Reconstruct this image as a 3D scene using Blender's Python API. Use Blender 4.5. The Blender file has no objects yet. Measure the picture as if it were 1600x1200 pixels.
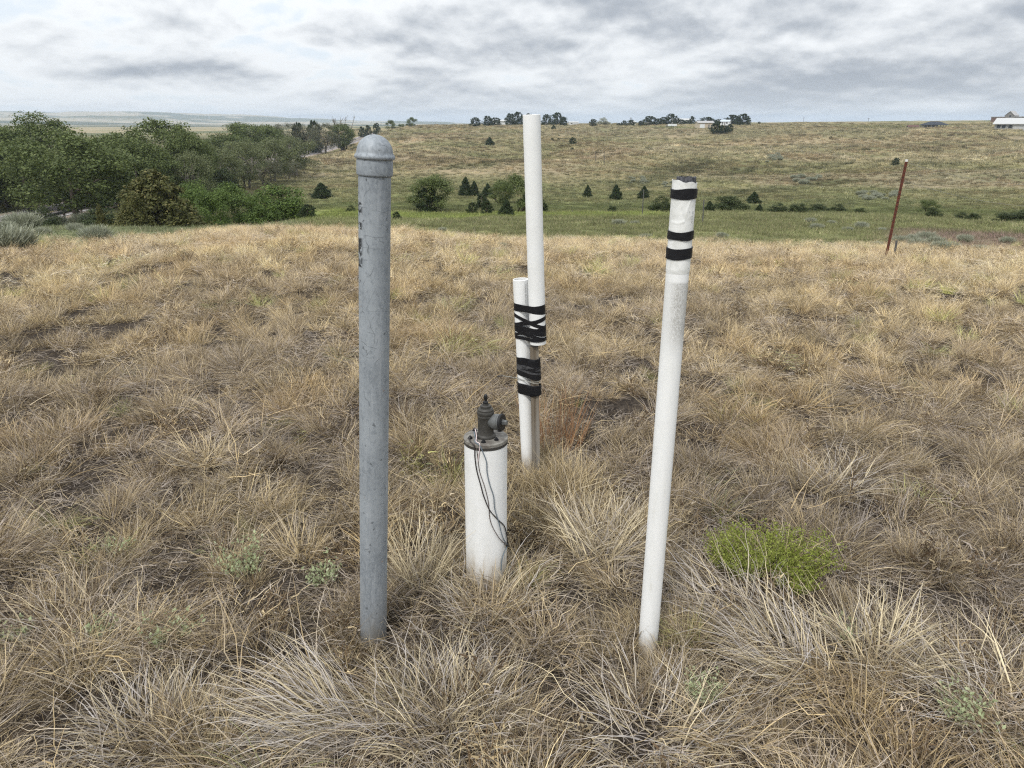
import bpy, math, random
import numpy as np
from mathutils import Vector, Matrix
R = math.radians
sc = bpy.context.scene
COL = sc.collection

# ------------------------------------------------------------------ camera
PITCH = R(19.6); FPX = 1150.0; EYE = 1.6
cam_d = bpy.data.cameras.new('camera'); cam = bpy.data.objects.new('camera', cam_d); COL.objects.link(cam)
cam_d.sensor_width = 36.0; cam_d.lens = 36.0 * FPX / 1600.0
cam_d.clip_start = 0.02; cam_d.clip_end = 30000
cam.location = (0, 0, EYE); cam.rotation_euler = (R(90) - PITCH, 0, 0)
sc.camera = cam

# ------------------------------------------------------------------ world
def nn(nt, typ, **kw):
    n = nt.nodes.new(typ)
    for k, v in kw.items():
        if k == 'inp':
            for i, val in v.items(): n.inputs[i].default_value = val
        else: setattr(n, k, v)
    return n
def math_n(nt, op, a, b=None, clamp=False):
    n = nn(nt, 'ShaderNodeMath', operation=op); n.use_clamp = clamp
    for i, v in enumerate((a, b)):
        if v is None: continue
        if isinstance(v, (int, float)): n.inputs[i].default_value = v
        else: nt.links.new(v, n.inputs[i])
    return n.outputs[0]
def mixc(nt, fac, a, b, mode='MIX'):
    n = nn(nt, 'ShaderNodeMix', data_type='RGBA', blend_type=mode); n.clamp_factor = True
    for s, v in ((n.inputs[0], fac), (n.inputs[6], a), (n.inputs[7], b)):
        if isinstance(v, (int, float)): s.default_value = v
        elif isinstance(v, tuple): s.default_value = (*v, 1) if len(v) == 3 else v
        else: nt.links.new(v, s)
    return n.outputs[2]
def maprange(nt, v, a, b, c=0.0, d=1.0, smooth=True):
    n = nn(nt, 'ShaderNodeMapRange'); n.interpolation_type = 'SMOOTHSTEP' if smooth else 'LINEAR'
    nt.links.new(v, n.inputs[0])
    for i, x in zip((1, 2, 3, 4), (a, b, c, d)): n.inputs[i].default_value = x
    return n.outputs[0]
SUN_EL, SUN_AZ = R(52), R(205)       # azimuth clockwise from +Y: behind the camera, a little to the left
world = bpy.data.worlds.new("World"); sc.world = world; world.use_nodes = True
nt = world.node_tree; nt.nodes.clear(); L = nt.links
wout = nn(nt, 'ShaderNodeOutputWorld'); bg = nn(nt, 'ShaderNodeBackground'); L.new(bg.outputs[0], wout.inputs[0])
bg.inputs[1].default_value = 0.1
sky = nn(nt, 'ShaderNodeTexSky'); sky.sky_type = 'NISHITA'; sky.sun_disc = False
sky.sun_elevation = SUN_EL; sky.sun_rotation = SUN_AZ; sky.altitude = 900; sky.dust_density = 1.2
tc = nn(nt, 'ShaderNodeTexCoord'); sep = nn(nt, 'ShaderNodeSeparateXYZ'); L.new(tc.outputs['Generated'], sep.inputs[0])
X, Y, Z = sep.outputs
Zc = math_n(nt, 'MAXIMUM', Z, 0.0)
zs_ = math_n(nt, 'MULTIPLY', math_n(nt, 'POWER', Zc, 0.5), 1.25)
comb = nn(nt, 'ShaderNodeCombineXYZ'); L.new(X, comb.inputs[0]); L.new(Y, comb.inputs[1]); L.new(zs_, comb.inputs[2])
def noise(vec, scale, detail, rough=0.5, dist=0.0, off=(0, 0, 0)):
    m = nn(nt, 'ShaderNodeMapping'); m.inputs['Location'].default_value = off; L.new(vec, m.inputs[0])
    n = nn(nt, 'ShaderNodeTexNoise'); L.new(m.outputs[0], n.inputs['Vector'])
    n.inputs['Scale'].default_value = scale; n.inputs['Detail'].default_value = detail
    n.inputs['Roughness'].default_value = rough; n.inputs['Distortion'].default_value = dist
    return n.outputs['Fac']
big = noise(comb.outputs[0], 2.3, 2, 0.5, 0.2, (3.1, 1.7, 0.4))
mid = noise(comb.outputs[0], 5.6, 10, 0.53, 0.1, (7.3, 2.2, 0))
wisp = noise(comb.outputs[0], 19.0, 6, 0.6, 0.4, (0.3, 9.2, 0))
# shift-sampled copy gives lit cloud shoulders above darker bases
comb2 = nn(nt, 'ShaderNodeVectorMath', operation='ADD'); L.new(comb.outputs[0], comb2.inputs[0]); comb2.inputs[1].default_value = (0.0, 0.0, 0.020)
mid2 = noise(comb2.outputs[0], 5.6, 10, 0.53, 0.1, (7.3, 2.2, 0))
relief = math_n(nt, 'SUBTRACT', mid, mid2)
t = math_n(nt, 'ADD', math_n(nt, 'MULTIPLY', big, 0.60), math_n(nt, 'MULTIPLY', mid, 1.05))
t = math_n(nt, 'ADD', t, math_n(nt, 'MULTIPLY', wisp, 0.16))
t = math_n(nt, 'SUBTRACT', t, math_n(nt, 'MULTIPLY', relief, 2.3))
# heavier cloud toward the right (east) side, thinner to the left
side = math_n(nt, 'MULTIPLY', X, 0.16)
t = math_n(nt, 'ADD', t, side)
dark = maprange(nt, t, 0.66, 1.22)
cloud = mixc(nt, dark, (7.1, 7.3, 7.45), (3.0, 3.3, 3.72))
hole = maprange(nt, math_n(nt, 'ADD', t, math_n(nt, 'MULTIPLY', wisp, 0.1)), 0.60, 0.80)
skyb = mixc(nt, 1.0, sky.outputs[0], (0.9, 0.95, 1.0), 'MULTIPLY')
blue = mixc(nt, 0.9, skyb, (6.2, 6.7, 7.2))
col = mixc(nt, hole, blue, cloud)
hor = maprange(nt, Zc, 0.0, 0.062)        # pale layer low on the horizon
hz = mixc(nt, hor, (6.9, 7.2, 7.45), col)
hmix = mixc(nt, 0.4, col, hz)
grad = math_n(nt, 'ADD', math_n(nt, 'MULTIPLY', Zc, 0.95), 0.96)   # an overcast dome brightens toward the zenith
gcol = nn(nt, 'ShaderNodeVectorMath', operation='SCALE'); L.new(hmix, gcol.inputs[0]); L.new(grad, gcol.inputs['Scale'])
L.new(gcol.outputs[0], bg.inputs[0])

# ------------------------------------------------------------------ sun (soft, behind cloud)
sd = bpy.data.lights.new('sun', 'SUN'); sd.energy = 1.5; sd.angle = R(10); sd.color = (1.0, 0.97, 0.92)
sun = bpy.data.objects.new('sun', sd); COL.objects.link(sun)
sdir = Vector((math.sin(SUN_AZ) * math.cos(SUN_EL), math.cos(SUN_AZ) * math.cos(SUN_EL), math.sin(SUN_EL)))
sun.rotation_euler = (-sdir).to_track_quat('-Z', 'Y').to_euler()
vs = sc.view_settings; vs.view_transform = 'Standard'; vs.look = 'None'; vs.exposure = 0.42; vs.gamma = 1.0
vs.use_curve_mapping = False
sc.cycles.max_bounces = 6; sc.cycles.diffuse_bounces = 1; sc.cycles.glossy_bounces = 2; sc.cycles.transmission_bounces = 3
sc.cycles.transparent_max_bounces = 8; sc.cycles.volume_bounces = 1; sc.cycles.use_denoising = False
try: sc.cycles.denoising_input_passes = 'RGB_ALBEDO_NORMAL'
except Exception: pass
sc.cycles.use_adaptive_sampling = False; sc.cycles.caustics_reflective = False; sc.cycles.caustics_refractive = False
sc.cycles.pixel_filter_type = 'BLACKMAN_HARRIS'; sc.cycles.filter_width = 1.2

# ------------------------------------------------------------------ pixel rays of the photograph -> places
def ray(px, py):
    c, s = math.cos(PITCH), math.sin(PITCH); u = px - 800.0; v = 600.0 - py
    return np.array([u, FPX * c + v * s, -FPX * s + v * c])
def at(px, py, y):
    d = ray(px, py); return np.array([0, 0, EYE]) + d * (y / d[1])
def slope(az, py):           # rise per metre of horizontal distance along the ray at azimuth az in row py
    c, s = math.cos(PITCH), math.sin(PITCH); v = 600.0 - py
    dy = FPX * c + v * s; return (-FPX * s + v * c) / (dy / math.cos(az))
def az_of(px, py=300.0):
    d = ray(px, py); return math.atan2(d[0], d[1])

# ------------------------------------------------------------------ value noise in numpy
def vnoise(x, y, seed=0):
    x = np.asarray(x, float); y = np.asarray(y, float)
    xi = np.floor(x).astype(np.int64); yi = np.floor(y).astype(np.int64); fx = x - xi; fy = y - yi
    fx = fx * fx * fx * (fx * (fx * 6 - 15) + 10); fy = fy * fy * fy * (fy * (fy * 6 - 15) + 10)
    def h(a, b):
        n = (a * 374761393 + b * 668265263 + seed * 982451653) & 0x7fffffff
        n = ((n ^ (n >> 13)) * 1274126177) & 0x7fffffff
        return ((n ^ (n >> 16)) & 0xffff) / 65535.0
    return (h(xi, yi) * (1 - fx) + h(xi + 1, yi) * fx) * (1 - fy) + (h(xi, yi + 1) * (1 - fx) + h(xi + 1, yi + 1) * fx) * fy
def fbm(x, y, octv=4, seed=0, gain=0.5):
    a, s, t = 1.0, 0.0, 0.0
    for o in range(octv):
        s = s + a * vnoise(x * 2 ** o, y * 2 ** o, seed + o * 17); t += a; a *= gain
    return s / t
def sstep(x, a, b):
    t = np.clip((np.asarray(x, float) - a) / (b - a), 0, 1); return t * t * (3 - 2 * t)

# ------------------------------------------------------------------ terrain
# knots: distance -> either photo row (positive) or height ('z', h)
Zk = lambda h: ('z', h)
PROF = {
    -200: [(2, Zk(0)), (7, Zk(-.08)), (10.5, 403), (15, 380), (22, 364), (28, 352), (45, Zk(-4.8)), (70, 342), (88, 323), (110, Zk(-8)), (300, Zk(-9)), (700, Zk(-8)), (1200, 201), (2400, 194), (3400, 188), (5000, 172)],
    0:    [(2, Zk(0)), (7, Zk(-.08)), (10.5, 402), (15, 379), (22, 362), (28, 350), (45, Zk(-4.8)), (70, 341), (88, 322), (110, Zk(-7.9)), (300, Zk(-8.7)), (700, Zk(-8)), (1200, 201), (2400, 195), (3400, 189), (5000, 172)],
    250:  [(2, Zk(0)), (7, Zk(-.02)), (10.5, 384), (15, 372), (22, 362), (28, 354), (40, Zk(-4.5)), (60, Zk(-6.5)), (90, Zk(-7.8)), (300, Zk(-8.3)), (600, 212), (1200, 202), (2400, 197), (3400, 190), (5000, 175)],
    400:  [(2, Zk(0)), (7, Zk(0.0)), (11, 368), (14, 361), (20, 356), (28, 352), (40, Zk(-3.6)), (60, Zk(-6.3)), (110, Zk(-7.9)), (200, Zk(-8.2)), (330, Zk(-7)), (600, 210), (1200, 201), (2400, 197), (3400, 193), (5000, 181)],
    500:  [(2, Zk(0)), (7, Zk(0.02)), (11, 364), (13.5, 358), (22, Zk(-1.9)), (34, 345), (48, 336), (62, 326), (80, 318), (105, 303), (140, 282), (200, 258), (290, 233), (400, 214), (600, 205), (1200, 198), (2400, 196), (3400, 193), (5000, 185)],
    640:  [(2, Zk(0)), (7, Zk(0.02)), (11, 369), (13, 363), (20, Zk(-1.7)), (32, 350), (45, 339), (64, 329), (82, 318), (106, 302), (140, 278), (210, 247), (300, 217), (350, 206), (405, 196), (520, Zk(-1)), (900, Zk(-6)), (2400, 196), (3400, 194), (5000, 190)],
    800:  [(2, Zk(0)), (7, Zk(-.02)), (11, 386), (12.5, 382), (20, 371), (32, 351), (45, 339), (64, 329), (84, 318), (110, 303), (140, 279), (220, 244), (300, 218), (360, 205), (425, 196), (600, Zk(0)), (1200, Zk(-3)), (5000, 196)],
    1200: [(2, Zk(0)), (7, Zk(-.08)), (11, 402), (13, 397), (22, 371), (33, 352), (45, 341), (66, 331), (84, 324), (112, 307), (145, 283), (220, 248), (300, 222), (350, 208), (410, 195), (500, 193), (700, Zk(0)), (1200, 191), (2000, Zk(0)), (5000, 195)],
    1400: [(2, Zk(0)), (7, Zk(-.12)), (10.5, 408), (12.5, 401), (17, 384), (23, 372), (33, 357), (46, 344), (64, 334), (88, 322), (118, 305), (150, 283), (230, 247), (310, 219), (380, 202), (470, 193), (600, 191), (1200, 190), (2000, Zk(0)), (5000, 195)],
    1600: [(2, Zk(0)), (7, Zk(-.14)), (10.5, 412), (13, 405), (18, 390), (25, 372), (34, 362), (46, 351), (64, 341), (88, 326), (118, 308), (150, 286), (230, 250), (310, 222), (370, 205), (440, 194), (560, 189), (1200, 188), (2000, Zk(4)), (5000, 193)],
    1800: [(2, Zk(0)), (7, Zk(-.14)), (10.5, 412), (13, 405), (18, 390), (25, 374), (34, 365), (46, 353), (64, 343), (88, 328), (118, 310), (150, 288), (230, 250), (310, 222), (370, 205), (440, 192), (560, 188), (1200, 187), (2000, Zk(4)), (5000, 192)],
}
LR = np.linspace(math.log(0.05), math.log(8000), 900)
azs, tabs = [], []
for px in sorted(PROF):
    a = az_of(px); kr, kz = [0.05], [0.0]
    for r_, v in PROF[px]:
        kr.append(r_); kz.append(v[1] if isinstance(v, tuple) else EYE + r_ * slope(a, v))
    kr.append(8000); kz.append(-30)
    # monotone-free smooth interpolation: linear in log r then a short box filter
    z = np.interp(LR, np.log(kr), kz)
    k = np.ones(17) / 17
    for _ in range(2):
        zp = np.pad(z, 8, mode='edge'); z = np.convolve(zp, k, 'valid')
    azs.append(a); tabs.append(z)
flat = np.interp(LR, np.log([.05, 2, 10, 30, 80, 200, 600, 2000, 8000]), [0, 0, -.1, -1.5, -4, -3, 2, 0, -30])
azs = [-math.pi, R(-75)] + azs + [R(75), math.pi]; tabs = [flat, flat] + tabs + [flat, flat]
azg = np.radians(np.arange(-180, 180.01, 0.5)); T = np.zeros((len(azg), len(LR)))
tabs = np.array(tabs); azs = np.array(azs)
for j in range(len(LR)): T[:, j] = np.interp(azg, azs, tabs[:, j])
k = np.ones(9) / 9
for _ in range(2):
    Tp = np.pad(T, ((4, 4), (0, 0)), mode='edge'); T = np.apply_along_axis(lambda c: np.convolve(c, k, 'valid'), 0, Tp)
ROAD = [(-43.0, 10.0, -7.3), (-47.0, 55.0, -7.5), (-50.0, 84.0, -7.7), (-60.0, 170.0, -8.2), (-71.0, 281.0, -8.6), (-74.5, 350.0, -7.4), (-76.5, 440.0, -4.6), (-70.0, 560.0, -4.2), (-40.0, 760.0, -6.0)]
def road_at(y):
    ys = [p[1] for p in ROAD]
    return np.interp(y, ys, [p[0] for p in ROAD]), np.interp(y, ys, [p[2] for p in ROAD])
def H(x, y, detail=True):
    x = np.asarray(x, float); y = np.asarray(y, float)
    r = np.maximum(np.hypot(x, y), 0.051); a = np.arctan2(x, y)
    fi = np.clip((a + math.pi) / R(0.5), 0, len(azg) - 1.001); i = fi.astype(int); fa = fi - i
    fj = np.clip((np.log(r) - LR[0]) / (LR[1] - LR[0]), 0, len(LR) - 1.001); j = fj.astype(int); fb = fj - j
    z = (T[i, j] * (1 - fa) + T[i + 1, j] * fa) * (1 - fb) + (T[i, j + 1] * (1 - fa) + T[i + 1, j + 1] * fa) * fb
    if detail:
        z = z + (fbm(x * 1.7, y * 1.7, 3, 3) - 0.5) * 0.10 * sstep(r, 0.2, 1.5) * (1 - sstep(r, 14, 40))
        hill = sstep(r, 120, 180) * (1 - sstep(r, 900, 1500))
        z = z + hill * ((fbm(x / 45, y / 32, 3, 11) - 0.5) * 6.5 * (1 - .6 * sstep(r, 300, 420)) + (fbm(x / 6, y / 5, 2, 5) - 0.5) * 0.55)
        z = z + sstep(r, 25, 45) * (1 - sstep(r, 120, 160)) * (fbm(x / 7, y / 7, 3, 8) - 0.5) * 0.45
        z = z + sstep(r, 1300, 2200) * (fbm(x / 420, y / 420, 4, 21) - 0.5) * 44 * sstep(r, 2200, 4200)
    rx, rz = road_at(y); d = np.abs(x - rx)
    w = (1 - sstep(d, 6.5, 16)) * sstep(y, 20, 50) * (1 - sstep(y, 640, 740))
    return z * (1 - w) + rz * w
def ground(px, py, rmin=0.8, rmax=3000):
    d = ray(px, py); hd = math.hypot(d[0], d[1]); rr = np.exp(np.linspace(math.log(rmin), math.log(rmax), 3000))
    xs, ys, zs = d[0] / hd * rr, d[1] / hd * rr, EYE + d[2] / hd * rr
    below = np.nonzero(zs <= H(xs, ys))[0]
    i = below[0] if len(below) else len(rr) - 1
    return np.array([xs[i], ys[i], float(H(xs[i], ys[i]))])

# ------------------------------------------------------------------ object helpers
def newmesh(name, V, faces, attrs=None, smooth=True):
    """V (n,3) array; faces: (m,k) int array or list of lists"""
    me = bpy.data.meshes.new(name); V = np.asarray(V, np.float32)
    if isinstance(faces, np.ndarray):
        m, k = faces.shape
        me.vertices.add(len(V)); me.vertices.foreach_set('co', V.ravel())
        me.loops.add(m * k); me.loops.foreach_set('vertex_index', faces.astype(np.int32).ravel())
        me.polygons.add(m); me.polygons.foreach_set('loop_start', np.arange(0, m * k, k, dtype=np.int32))
        try: me.polygons.foreach_set('loop_total', np.full(m, k, dtype=np.int32))
        except Exception: pass
    else:
        me.from_pydata([tuple(map(float, v)) for v in V], [], [list(map(int, f)) for f in faces])
    for an, arr in (attrs or {}).items():
        arr = np.asarray(arr, np.float32)
        if arr.ndim == 1:
            a = me.attributes.new(an, 'FLOAT', 'POINT'); a.data.foreach_set('value', arr)
        elif arr.shape[1] == 4:
            a = me.attributes.new(an, 'FLOAT_COLOR', 'POINT'); a.data.foreach_set('color', arr.ravel())
        else:
            a = me.attributes.new(an, 'FLOAT_VECTOR', 'POINT'); a.data.foreach_set('vector', arr.ravel())
    me.update(calc_edges=True)
    if smooth and len(me.polygons): me.polygons.foreach_set('use_smooth', np.ones(len(me.polygons), dtype=bool))
    return me
def link(name, me, mat=None, parent=None, **props):
    o = bpy.data.objects.new(name, me)
    if mat is not None and not me.materials: me.materials.append(mat)
    COL.objects.link(o)
    if parent is not None: o.parent = parent
    for k_, v in props.items(): o[k_] = v
    return o
def empty(name, loc, label, cat, group=None, rot=None):
    o = bpy.data.objects.new(name, None); COL.objects.link(o); o.location = tuple(map(float, loc)); o.empty_display_size = .1
    if rot is not None: o.rotation_mode = 'QUATERNION'; o.rotation_quaternion = rot
    o['label'] = label; o['category'] = cat
    if group: o['group'] = group
    return o
class MB:
    def __init__(s): s.v = []; s.f = []
    def add(s, V, F):
        o = len(s.v); s.v += [tuple(map(float, p)) for p in V]; s.f += [[i + o for i in f] for f in F]; return s
    def box(s, x0, x1, y0, y1, z0, z1):
        V = [(x, y, z) for z in (z0, z1) for y in (y0, y1) for x in (x0, x1)]
        return s.add(V, [(0, 2, 3, 1), (4, 5, 7, 6), (0, 1, 5, 4), (2, 6, 7, 3), (0, 4, 6, 2), (1, 3, 7, 5)])
    def lathe(s, prof, n=32, M=None, cap0=True, cap1=True):
        V = []; F = []
        for (r, z) in prof:
            for k_ in range(n):
                a = 2 * math.pi * k_ / n; V.append((r * math.cos(a), r * math.sin(a), z))
        if M is not None: V = [tuple(M @ Vector(p)) for p in V]
        for i in range(len(prof) - 1):
            for k_ in range(n):
                a, b = i * n + k_, i * n + (k_ + 1) % n; F.append((a, b, b + n, a + n))
        if cap0: F.append(tuple(range(n - 1, -1, -1)))
        if cap1: F.append(tuple((len(prof) - 1) * n + k_ for k_ in range(n)))
        return s.add(V, F)
    def tube(s, pts, rad, n=8):
        pts = [Vector(p) for p in pts]; rr = rad if isinstance(rad, (list, tuple)) else [rad] * len(pts)
        V = []; F = []; up = None
        for i, p in enumerate(pts):
            d = (pts[min(i + 1, len(pts) - 1)] - pts[max(i - 1, 0)]).normalized()
            if up is None: up = d.orthogonal().normalized()
            up = (up - d * up.dot(d)).normalized(); w = d.cross(up)
            for k_ in range(n):
                a = 2 * math.pi * k_ / n; V.append(p + (up * math.cos(a) + w * math.sin(a)) * rr[i])
        for i in range(len(pts) - 1):
            for k_ in range(n):
                a, b = i * n + k_, i * n + (k_ + 1) % n; F.append((a, b, b + n, a + n))
        F.append(tuple(range(n - 1, -1, -1))); F.append(tuple((len(pts) - 1) * n + k_ for k_ in range(n)))
        return s.add(V, F)
    def build(s, name, mat, parent=None, smooth=True, **props):
        me = newmesh(name, s.v, s.f, smooth=False); me.polygons.foreach_set('use_smooth', np.full(len(me.polygons), smooth, dtype=bool))
        if smooth:
            try: me.set_sharp_from_angle(angle=R(38))
            except Exception: pass
        return link(name, me, mat, parent, **props)

# ------------------------------------------------------------------ materials
def newmat(name):
    m = bpy.data.materials.new(name); m.use_nodes = True; n = m.node_tree; n.nodes.clear()
    o = nn(n, 'ShaderNodeOutputMaterial'); return m, n, o
def simple(name, col, rough=0.6, metal=0.0, noise_amt=0.0, nscale=20.0, bump=0.0, bscale=60.0, spec=0.4, col2=None, stretch=(1, 1, 1)):
    m, n, o = newmat(name); p = nn(n, 'ShaderNodeBsdfPrincipled'); n.links.new(p.outputs[0], o.inputs[0])
    p.inputs['Roughness'].default_value = rough; p.inputs['Metallic'].default_value = metal; p.inputs['Specular IOR Level'].default_value = spec
    p.inputs['Base Color'].default_value = (*col, 1)
    tcn = nn(n, 'ShaderNodeTexCoord'); mp = nn(n, 'ShaderNodeMapping'); mp.inputs['Scale'].default_value = stretch; n.links.new(tcn.outputs['Object'], mp.inputs[0])
    if noise_amt > 0:
        t = nn(n, 'ShaderNodeTexNoise', inp={'Scale': nscale, 'Detail': 6.0, 'Roughness': 0.6}); n.links.new(mp.outputs[0], t.inputs['Vector'])
        c2 = col2 or tuple(c * (1 - noise_amt) for c in col)
        f = maprange(n, t.outputs['Fac'], 0.35, 0.68)
        n.links.new(mixc(n, f, col, c2), p.inputs['Base Color'])
    if bump > 0:
        t = nn(n, 'ShaderNodeTexNoise', inp={'Scale': bscale, 'Detail': 4.0}); n.links.new(mp.outputs[0], t.inputs['Vector'])
        b = nn(n, 'ShaderNodeBump', inp={'Strength': bump, 'Distance': 0.002}); n.links.new(t.outputs['Fac'], b.inputs['Height']); n.links.new(b.outputs[0], p.inputs['Normal'])
    return m
def leafmat(name, ca, cb, cc, trans=0.25, attr='blade', rough=0.65):
    """colours mixed per blade / leaf (attribute) and per instance (tint)"""
    m, n, o = newmat(name); lk = n.links
    a = nn(n, 'ShaderNodeAttribute', attribute_name=attr); s = nn(n, 'ShaderNodeSeparateColor'); lk.new(a.outputs['Color'], s.inputs[0])
    c = mixc(n, s.outputs[0], ca, cb); c = mixc(n, s.outputs[1], c, cc)
    ti = nn(n, 'ShaderNodeAttribute', attribute_name='tint'); ti.attribute_type = 'INSTANCER'
    has = maprange(n, ti.outputs['Alpha'], 0.4, 0.5, smooth=False)
    # alpha is 1 for every object, so a black tint (no attribute) means "leave the colour alone"
    lum = nn(n, 'ShaderNodeVectorMath', operation='LENGTH'); lk.new(ti.outputs['Vector'], lum.inputs[0])
    present = math_n(n, 'GREATER_THAN', lum.outputs['Value'], 0.01)
    tint = mixc(n, present, (1, 1, 1), ti.outputs['Color'])
    c = mixc(n, 1.0, c, tint, 'MULTIPLY')
    p = nn(n, 'ShaderNodeBsdfPrincipled'); p.inputs['Roughness'].default_value = rough; p.inputs['Specular IOR Level'].default_value = 0.22
    lk.new(c, p.inputs['Base Color'])
    tr = nn(n, 'ShaderNodeBsdfTranslucent'); lk.new(c, tr.inputs[0])
    mx = nn(n, 'ShaderNodeMixShader'); mx.inputs[0].default_value = trans; lk.new(p.outputs[0], mx.inputs[1]); lk.new(tr.outputs[0], mx.inputs[2]); lk.new(mx.outputs[0], o.inputs[0])
    return m
M_GRASS = leafmat('dry_grass', (0.88, 0.75, 0.50), (0.15, 0.105, 0.065), (0.56, 0.515, 0.485), 0.10)
M_STALK = leafmat('straw', (0.74, 0.61, 0.39), (0.66, 0.52, 0.31), (0.72, 0.66, 0.56), 0.2)
M_MEADOW = leafmat('meadow_grass', (0.24, 0.27, 0.11), (0.15, 0.18, 0.065), (0.36, 0.33, 0.18), 0.25)
M_HILLG = leafmat('hill_grass', (0.34, 0.28, 0.15), (0.23, 0.20, 0.10), (0.30, 0.27, 0.20), 0.2)
M_RED = leafmat('rusty_stems', (0.42, 0.24, 0.13), (0.34, 0.19, 0.10), (0.50, 0.36, 0.22), 0.2)
M_SHRUB = leafmat('bright_green_leaf', (0.33, 0.38, 0.075), (0.20, 0.235, 0.05), (0.43, 0.46, 0.13), 0.3)
M_FORB = leafmat('pale_green_leaf', (0.50, 0.55, 0.32), (0.34, 0.40, 0.21), (0.58, 0.60, 0.42), 0.3)
M_SAGE = leafmat('sage_leaf', (0.38, 0.385, 0.285), (0.24, 0.255, 0.175), (0.47, 0.49, 0.39), 0.15)
M_LEAF = leafmat('cottonwood_leaf', (0.145, 0.18, 0.06), (0.07, 0.095, 0.03), (0.22, 0.25, 0.095), 0.25)
M_LEAF2 = leafmat('willow_leaf', (0.17, 0.19, 0.085), (0.10, 0.12, 0.05), (0.25, 0.26, 0.14), 0.25)
M_LEAF3 = leafmat('bright_willow_leaf', (0.13, 0.19, 0.045), (0.07, 0.11, 0.028), (0.2, 0.26, 0.075), 0.25)
M_GREYT = leafmat('grey_olive_leaf', (0.13, 0.135, 0.075), (0.08, 0.085, 0.045), (0.2, 0.18, 0.12), 0.2)
M_CEDAR = leafmat('cedar_leaf', (0.040, 0.062, 0.022), (0.022, 0.036, 0.014), (0.07, 0.09, 0.035), 0.1)
M_JUNI = leafmat('olive_juniper_leaf', (0.135, 0.135, 0.045), (0.075, 0.083, 0.028), (0.21, 0.18, 0.07), 0.15)
M_BUSH = leafmat('dark_bush_leaf', (0.062, 0.082, 0.028), (0.035, 0.05, 0.018), (0.10, 0.12, 0.045), 0.2)
M_BARK = simple('bark', (0.12, 0.095, 0.075), 0.9, noise_amt=.5, nscale=4)
M_PALEBARK = simple('pale_bark', (0.26, 0.23, 0.19), 0.9, noise_amt=.4, nscale=3)
M_PVC = simple('white_pvc', (0.90, 0.90, 0.885), 0.42, noise_amt=.05, nscale=7, col2=(0.84, 0.84, 0.815), bump=.06, bscale=300, spec=.45)
M_TAPE = simple('black_tape', (0.009, 0.009, 0.011), 0.5, bump=.35, bscale=120, spec=.3, stretch=(1, 1, 6))
M_BLACK = simple('black_metal', (0.015, 0.015, 0.016), 0.5)
M_RUSTPOST = simple('rusty_red_steel', (0.16, 0.045, 0.025), 0.85, noise_amt=.5, nscale=40, col2=(0.075, 0.035, 0.025))
M_GREYSTEEL = simple('weathered_steel', (0.16, 0.155, 0.15), 0.6, metal=.3, noise_amt=.3)
M_WIRE = simple('fence_wire', (0.38, 0.37, 0.33), 0.5, metal=.4)
M_ASPH = simple('asphalt', (0.20, 0.175, 0.165), 0.9, noise_amt=.12, nscale=.2)
M_SHOULDER = simple('gravel_shoulder', (0.36, 0.29, 0.23), 0.95, noise_amt=.25, nscale=.3)
M_WHITE = simple('white_paint', (0.75, 0.75, 0.73), 0.6)
M_ROADLINE = simple('yellow_line', (0.55, 0.42, 0.12), 0.7)
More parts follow.
